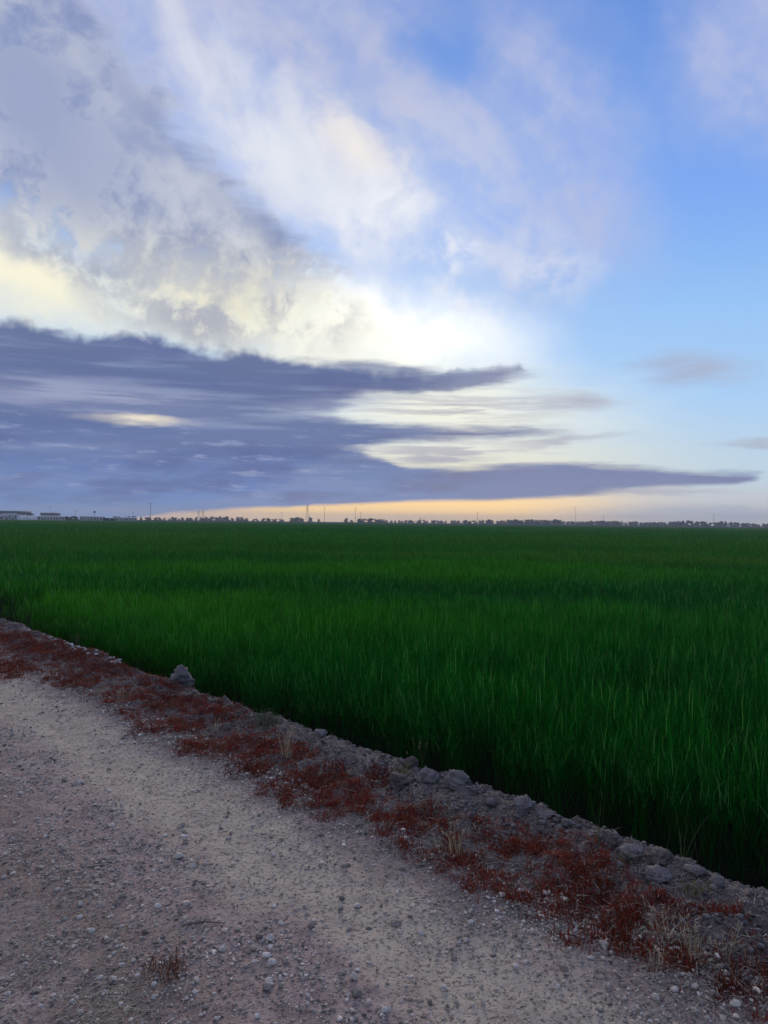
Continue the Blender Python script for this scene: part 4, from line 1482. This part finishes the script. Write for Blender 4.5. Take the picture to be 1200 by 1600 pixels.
power_pole(235, 786, 650, 'tallest dark pole standing alone against the orange gap at left', .24)
power_pole(507, 791.5, 900, 'slim pole right of the lattice tower', .22, 2)
power_pole(555, 792.5, 900, 'left and taller of the two slim poles near the centre', .24, 2)
power_pole(563.5, 800, 930, 'right and shorter of the two slim poles near the centre', .24)
power_pole(746, 801, 900, 'pole rising from the trees right of the field posts', .26)
power_pole(899, 793, 950, 'thin pole above the even tree belt right of centre', .17, 1)
power_pole(943, 806, 1000, 'short pole barely above the even belt on the right', .22)
power_pole(1115, 804.5, 1000, 'thin pole at the right end of the horizon', .20)
power_pole(440, 800, 950, 'thin short pole over the sparse trees left of the lattice tower', .20)
power_pole(208, 800.5, 800, 'faint thin pole left of the tallest lone pole', .13)
power_pole(118, 798.5, 700, 'thin pole behind the farm buildings, right of the grey house', .14)
power_pole(78, 792.5, 640, 'thin aerial pole above the grey house at left', .13)
lattice_tower(480, 788, 950, 'tall lattice pylon beside the lone dark tree', 3.4)
lattice_tower(310, 799, 1000, 'left of the twin faint lattice masts at left', 2.6, 2, 'twin lattice masts')
lattice_tower(317, 798.5, 1000, 'right of the twin faint lattice masts at left', 2.6, 2, 'twin lattice masts')

# water tower
x, y = pix_at(147.5, 700)
h = rise(147.5, 799, 700)
wt = empty('water_tower', (x, y, LAND), facing(147.5))
for sx_, sy_ in ((-1, -1), (1, -1), (1, 1), (-1, 1)):
    MB().tube((sx_ * .9, sy_ * .9, -.2), (sx_ * .6, sy_ * .6, h - 1.8), .12, .10, 6).build('leg', M_STEEL, wt)
tk = MB().tube((0, 0, h - 1.8), (0, 0, h - .3), 1.0, 1.0, 14).build('tank', M_STEEL, wt)
MB().tube((0, 0, h - .3), (0, 0, h), 1.05, .1, 14).build('lid', M_STEEL, tk)
tag(wt, 'small raised tank tower between the farm buildings and the dark boxes', 'tower')

# ------------------------------------------------------------------ farm buildings at the left
M_ROOF_D = simple_mat('dark_roof', (.045, .060, .090), 0.6, .2, .3)
M_WHITE = simple_mat('white_wall', (.62, .62, .62), 0.8, .08, .4)
M_PALE = simple_mat('pale_wall', (.50, .48, .50), 0.85, .1, .4)
M_PINK = simple_mat('rosy_wall', (.42, .36, .36), 0.85, .1, .4)
M_DOOR = simple_mat('door_paint', (.08, .09, .10), 0.6, .1, 1.0)
M_GLASS = simple_mat('window_glass', (.04, .05, .06), 0.15, .1, 1.0, .5)
M_SHEET = simple_mat('plastic_sheet', (.70, .71, .72), 0.5, .06, .5)
M_DARK = simple_mat('black_cladding', (.022, .022, .028), 0.6, .2, .8)
M_TRIM = simple_mat('grey_trim', (.30, .30, .32), 0.7, .1, 1.0)


def house(name, px0, px1, ytop, ybase_eave, dist, depth, wall, roof, label, gable_side=True, wins=3, doors=1, overhang=.4, chimney=False, cat='building'):
    """walls, pitched roof, doors and windows on the side towards the camera"""
    pxm = (px0 + px1) / 2
    wd = (px1 - px0) / F_PX * dist
    h = rise(pxm, ytop, dist)
    he = rise(pxm, ybase_eave, dist)
    x, y = pix_at(pxm, dist)
    root = empty(name, (x, y, LAND), facing(pxm))
    hw = wd / 2
    MB().box(-hw, hw, 0, depth, -.2, he).build('wall', wall, root)
    o = overhang
    mb = MB()
    prof = [(-o, he + .01), (depth + o, he + .01), (depth / 2, h)]
    b0 = len(mb.v)
    for xx in (-hw - o, hw + o):
        mb.v += [(xx, yy, zz) for yy, zz in prof]
    mb.q += [(0, 3, 4, 1), (1, 4, 5, 2), (2, 5, 3, 0)]
    mb.t += [(0, 1, 2), (3, 5, 4)]
    rf = mb.build('roof', roof, root)
    MB().box(-hw - o, hw + o, -o - .12, -o - .01, he - .12, he + .06).build('gutter', M_TRIM, rf)
    if chimney:
        MB().box(hw * .3, hw * .3 + .7, depth * .45, depth * .45 + .7, h - .6, h + .9).build('chimney', wall, rf)
    n_ = wins + doors
    for i_ in range(n_):
        xc = -hw + wd * (i_ + .5) / n_
        if i_ % 2 == 1 and doors > 0 or wins == 0:
            doors -= 1
            dw = min(1.6, wd / n_ * .5)
            dr = MB().box(xc - dw / 2, xc + dw / 2, -.06, -.003, 0, min(2.6, he * .8)).build('door', M_DOOR, root)
            MB().box(xc + dw * .3, xc + dw * .38, -.12, -.062, 1.0, 1.15).build('handle', M_TRIM, dr)
        else:
            ww = min(1.5, wd / n_ * .5)
            z0_, z1_ = he * .40, he * .75
            fr = MB().box(xc - ww / 2 - .12, xc + ww / 2 + .12, -.05, -.003, z0_ - .12, z1_ + .12).build('window', M_TRIM, root)
            MB().box(xc - ww / 2, xc + ww / 2, -.07, -.052, z0_, z1_).build('pane', M_GLASS, fr)
    tag(root, label, cat, 'farm buildings at the left')
    return root


def tunnel(px0, px1, ytop, dist, depth, label):
    """low polytunnel seen from its long side"""
    pxm = (px0 + px1) / 2
    wd = (px1 - px0) / F_PX * dist
    h = rise(pxm, ytop, dist)
    x, y = pix_at(pxm, dist)
    root = empty('polytunnel', (x, y, LAND), facing(pxm))
    nseg = 9
    prof = [(depth / 2 - depth / 2 * math.cos(math.pi * i / nseg), h * math.sin(math.pi * i / nseg) ** .7) for i in range(nseg + 1)]
    mb = MB()
    for xx in (-wd / 2, wd / 2):
        mb.v += [(xx, yy, zz) for yy, zz in prof]
    k_ = nseg + 1
    mb.q += [(i, i + 1, k_ + i + 1, k_ + i) for i in range(nseg)]
    for i in range(1, nseg):
        mb.t += [(0, i + 1, i), (k_, k_ + i, k_ + i + 1)]
    mb.build('cover', M_SHEET, root)
    nh = max(3, int(wd / 2.5))
    for j in range(nh + 1):
        xx = -wd / 2 + wd * j / nh
        hb = MB()
        for i in range(nseg):
            hb.tube((xx, prof[i][0], prof[i][1] * 1.015 + .02), (xx, prof[i + 1][0], prof[i + 1][1] * 1.015 + .02), .05, .05, 4)
        hb.build('hoop', M_TRIM, root)
    tag(root, label, 'greenhouse', 'polytunnels at the left')
    return root


house('barn', -25, 41, 798.8, 803.2, 640, 18, M_PALE, M_ROOF_D, 'big barn with a long dark blue roof at the left edge', True, 4, 3)
house('shed', 6, 24, 803.0, 805.0, 600, 7, M_WHITE, M_PALE, 'white shed standing in front of the big dark barn', True, 3, 2)
house('cottage', -14, 4, 805.0, 806.6, 590, 6, M_WHITE, M_PALE, 'low white cottage at the very left edge', True, 2, 1)
tunnel(27, 41, 805.5, 600, 6, 'short white polytunnel right of the white shed')
tunnel(44, 57, 805.8, 600, 6, 'second white polytunnel, between the barn and the grey house')
house('grey_house', 66, 91, 801.8, 804.6, 620, 10, M_PINK, M_ROOF_D, 'rosy grey farmhouse with a dark roof and aerial', True, 4, 1, .5, True)
house('long_shed', 62, 98, 806.3, 807.7, 585, 6, M_WHITE, M_WHITE, 'long low white shed in front of the grey farmhouse', True, 6, 3)
house('low_barn', 126, 144, 806.6, 808.0, 600, 7, M_WHITE, M_PALE, 'low white barn left of the raised tank tower', True, 3, 2)
house('low_barn', 147, 163, 807.0, 808.4, 600, 7, M_PALE, M_PALE, 'low pale barn between the tank tower and the dark boxes', True, 3, 1)
house('low_barn', 183, 196, 808.6, 809.7, 560, 6, M_WHITE, M_PALE, 'small white barn just right of the two dark boxes', True, 2, 1)
house('low_barn', 197, 213, 808.2, 809.5, 570, 6, M_WHITE, M_WHITE, 'white barn at the right end of the farm buildings', True, 3, 1)


def container(px0, px1, ytop, dist, label):
    pxm = (px0 + px1) / 2
    wd = (px1 - px0) / F_PX * dist
    h = rise(pxm, ytop, dist)
    x, y = pix_at(pxm, dist)
    root = empty('container', (x, y, LAND), facing(pxm))
    mb = MB().box(-wd / 2, wd / 2, 0, 2.4, .15, h)
    for i in range(12):
        xc = -wd / 2 + wd * (i + .5) / 12
        mb.box(xc - wd / 60, xc + wd / 60, -.04, -.003, .3, h - .15)
    mb.build('body', M_DARK, root)
    MB().box(-wd / 2 - .02, wd / 2 + .02, -.06, 2.46, h + .003, h + .1).build('top_rail', M_DARK, root)
    for sx_ in (-.42, .42):
        MB().box(wd * sx_ - .2, wd * sx_ + .2, .1, 2.3, -.1, .147).build('skid', M_TRIM, root)
    tag(root, label, 'container', 'dark boxes at the field end')


container(162, 170.5, 809.6, 520, 'left of the two dark boxes at the far field end')
container(172, 179.5, 809.8, 520, 'right of the two dark boxes at the far field end')

# sluice posts in the field, right of the middle
x, y = pix_at(731, 470)
sl_ = empty('sluice_gate', (x, y, SOIL), facing(731))
for xx, hh_ in ((-1.15, 1.5), (1.2, 2.6)):
    MB().box(xx - .28, xx + .28, -.25, .25, -.1, hh_).build('post', M_DARK, sl_)
MB().box(-.86, .92, -.12, .12, .2, 1.1).build('gate_board', M_DARK, sl_)
MB().tube((1.2, 0, 2.6), (1.2, 0, 3.0), .06, .06, 6).build('spindle', M_STEEL, sl_)
tag(sl_, 'dark pair of sluice posts standing in the rice right of the middle', 'sluice gate')

# ------------------------------------------------------------------ haze over the plain
hm = bpy.data.materials.new('haze')
hm.use_nodes = True
hn = NT(hm.node_tree)
hn.n.clear()
pv = hn.node('ShaderNodeVolumePrincipled')
pv.inputs['Color'].default_value = (0.80, 0.86, 0.96, 1)
pv.inputs['Density'].default_value = HAZE
pv.inputs['Anisotropy'].default_value = 0.0
ho = hn.node('ShaderNodeOutputMaterial')
hn.l.new(pv.outputs[0], ho.inputs['Volume'])
hz = MB().box(-2700, 2700, -2700, 2700, -1.5, 34.0).build('haze', hm)
tag(hz, 'thin bluish haze lying over the plain', 'haze', None, 'stuff')
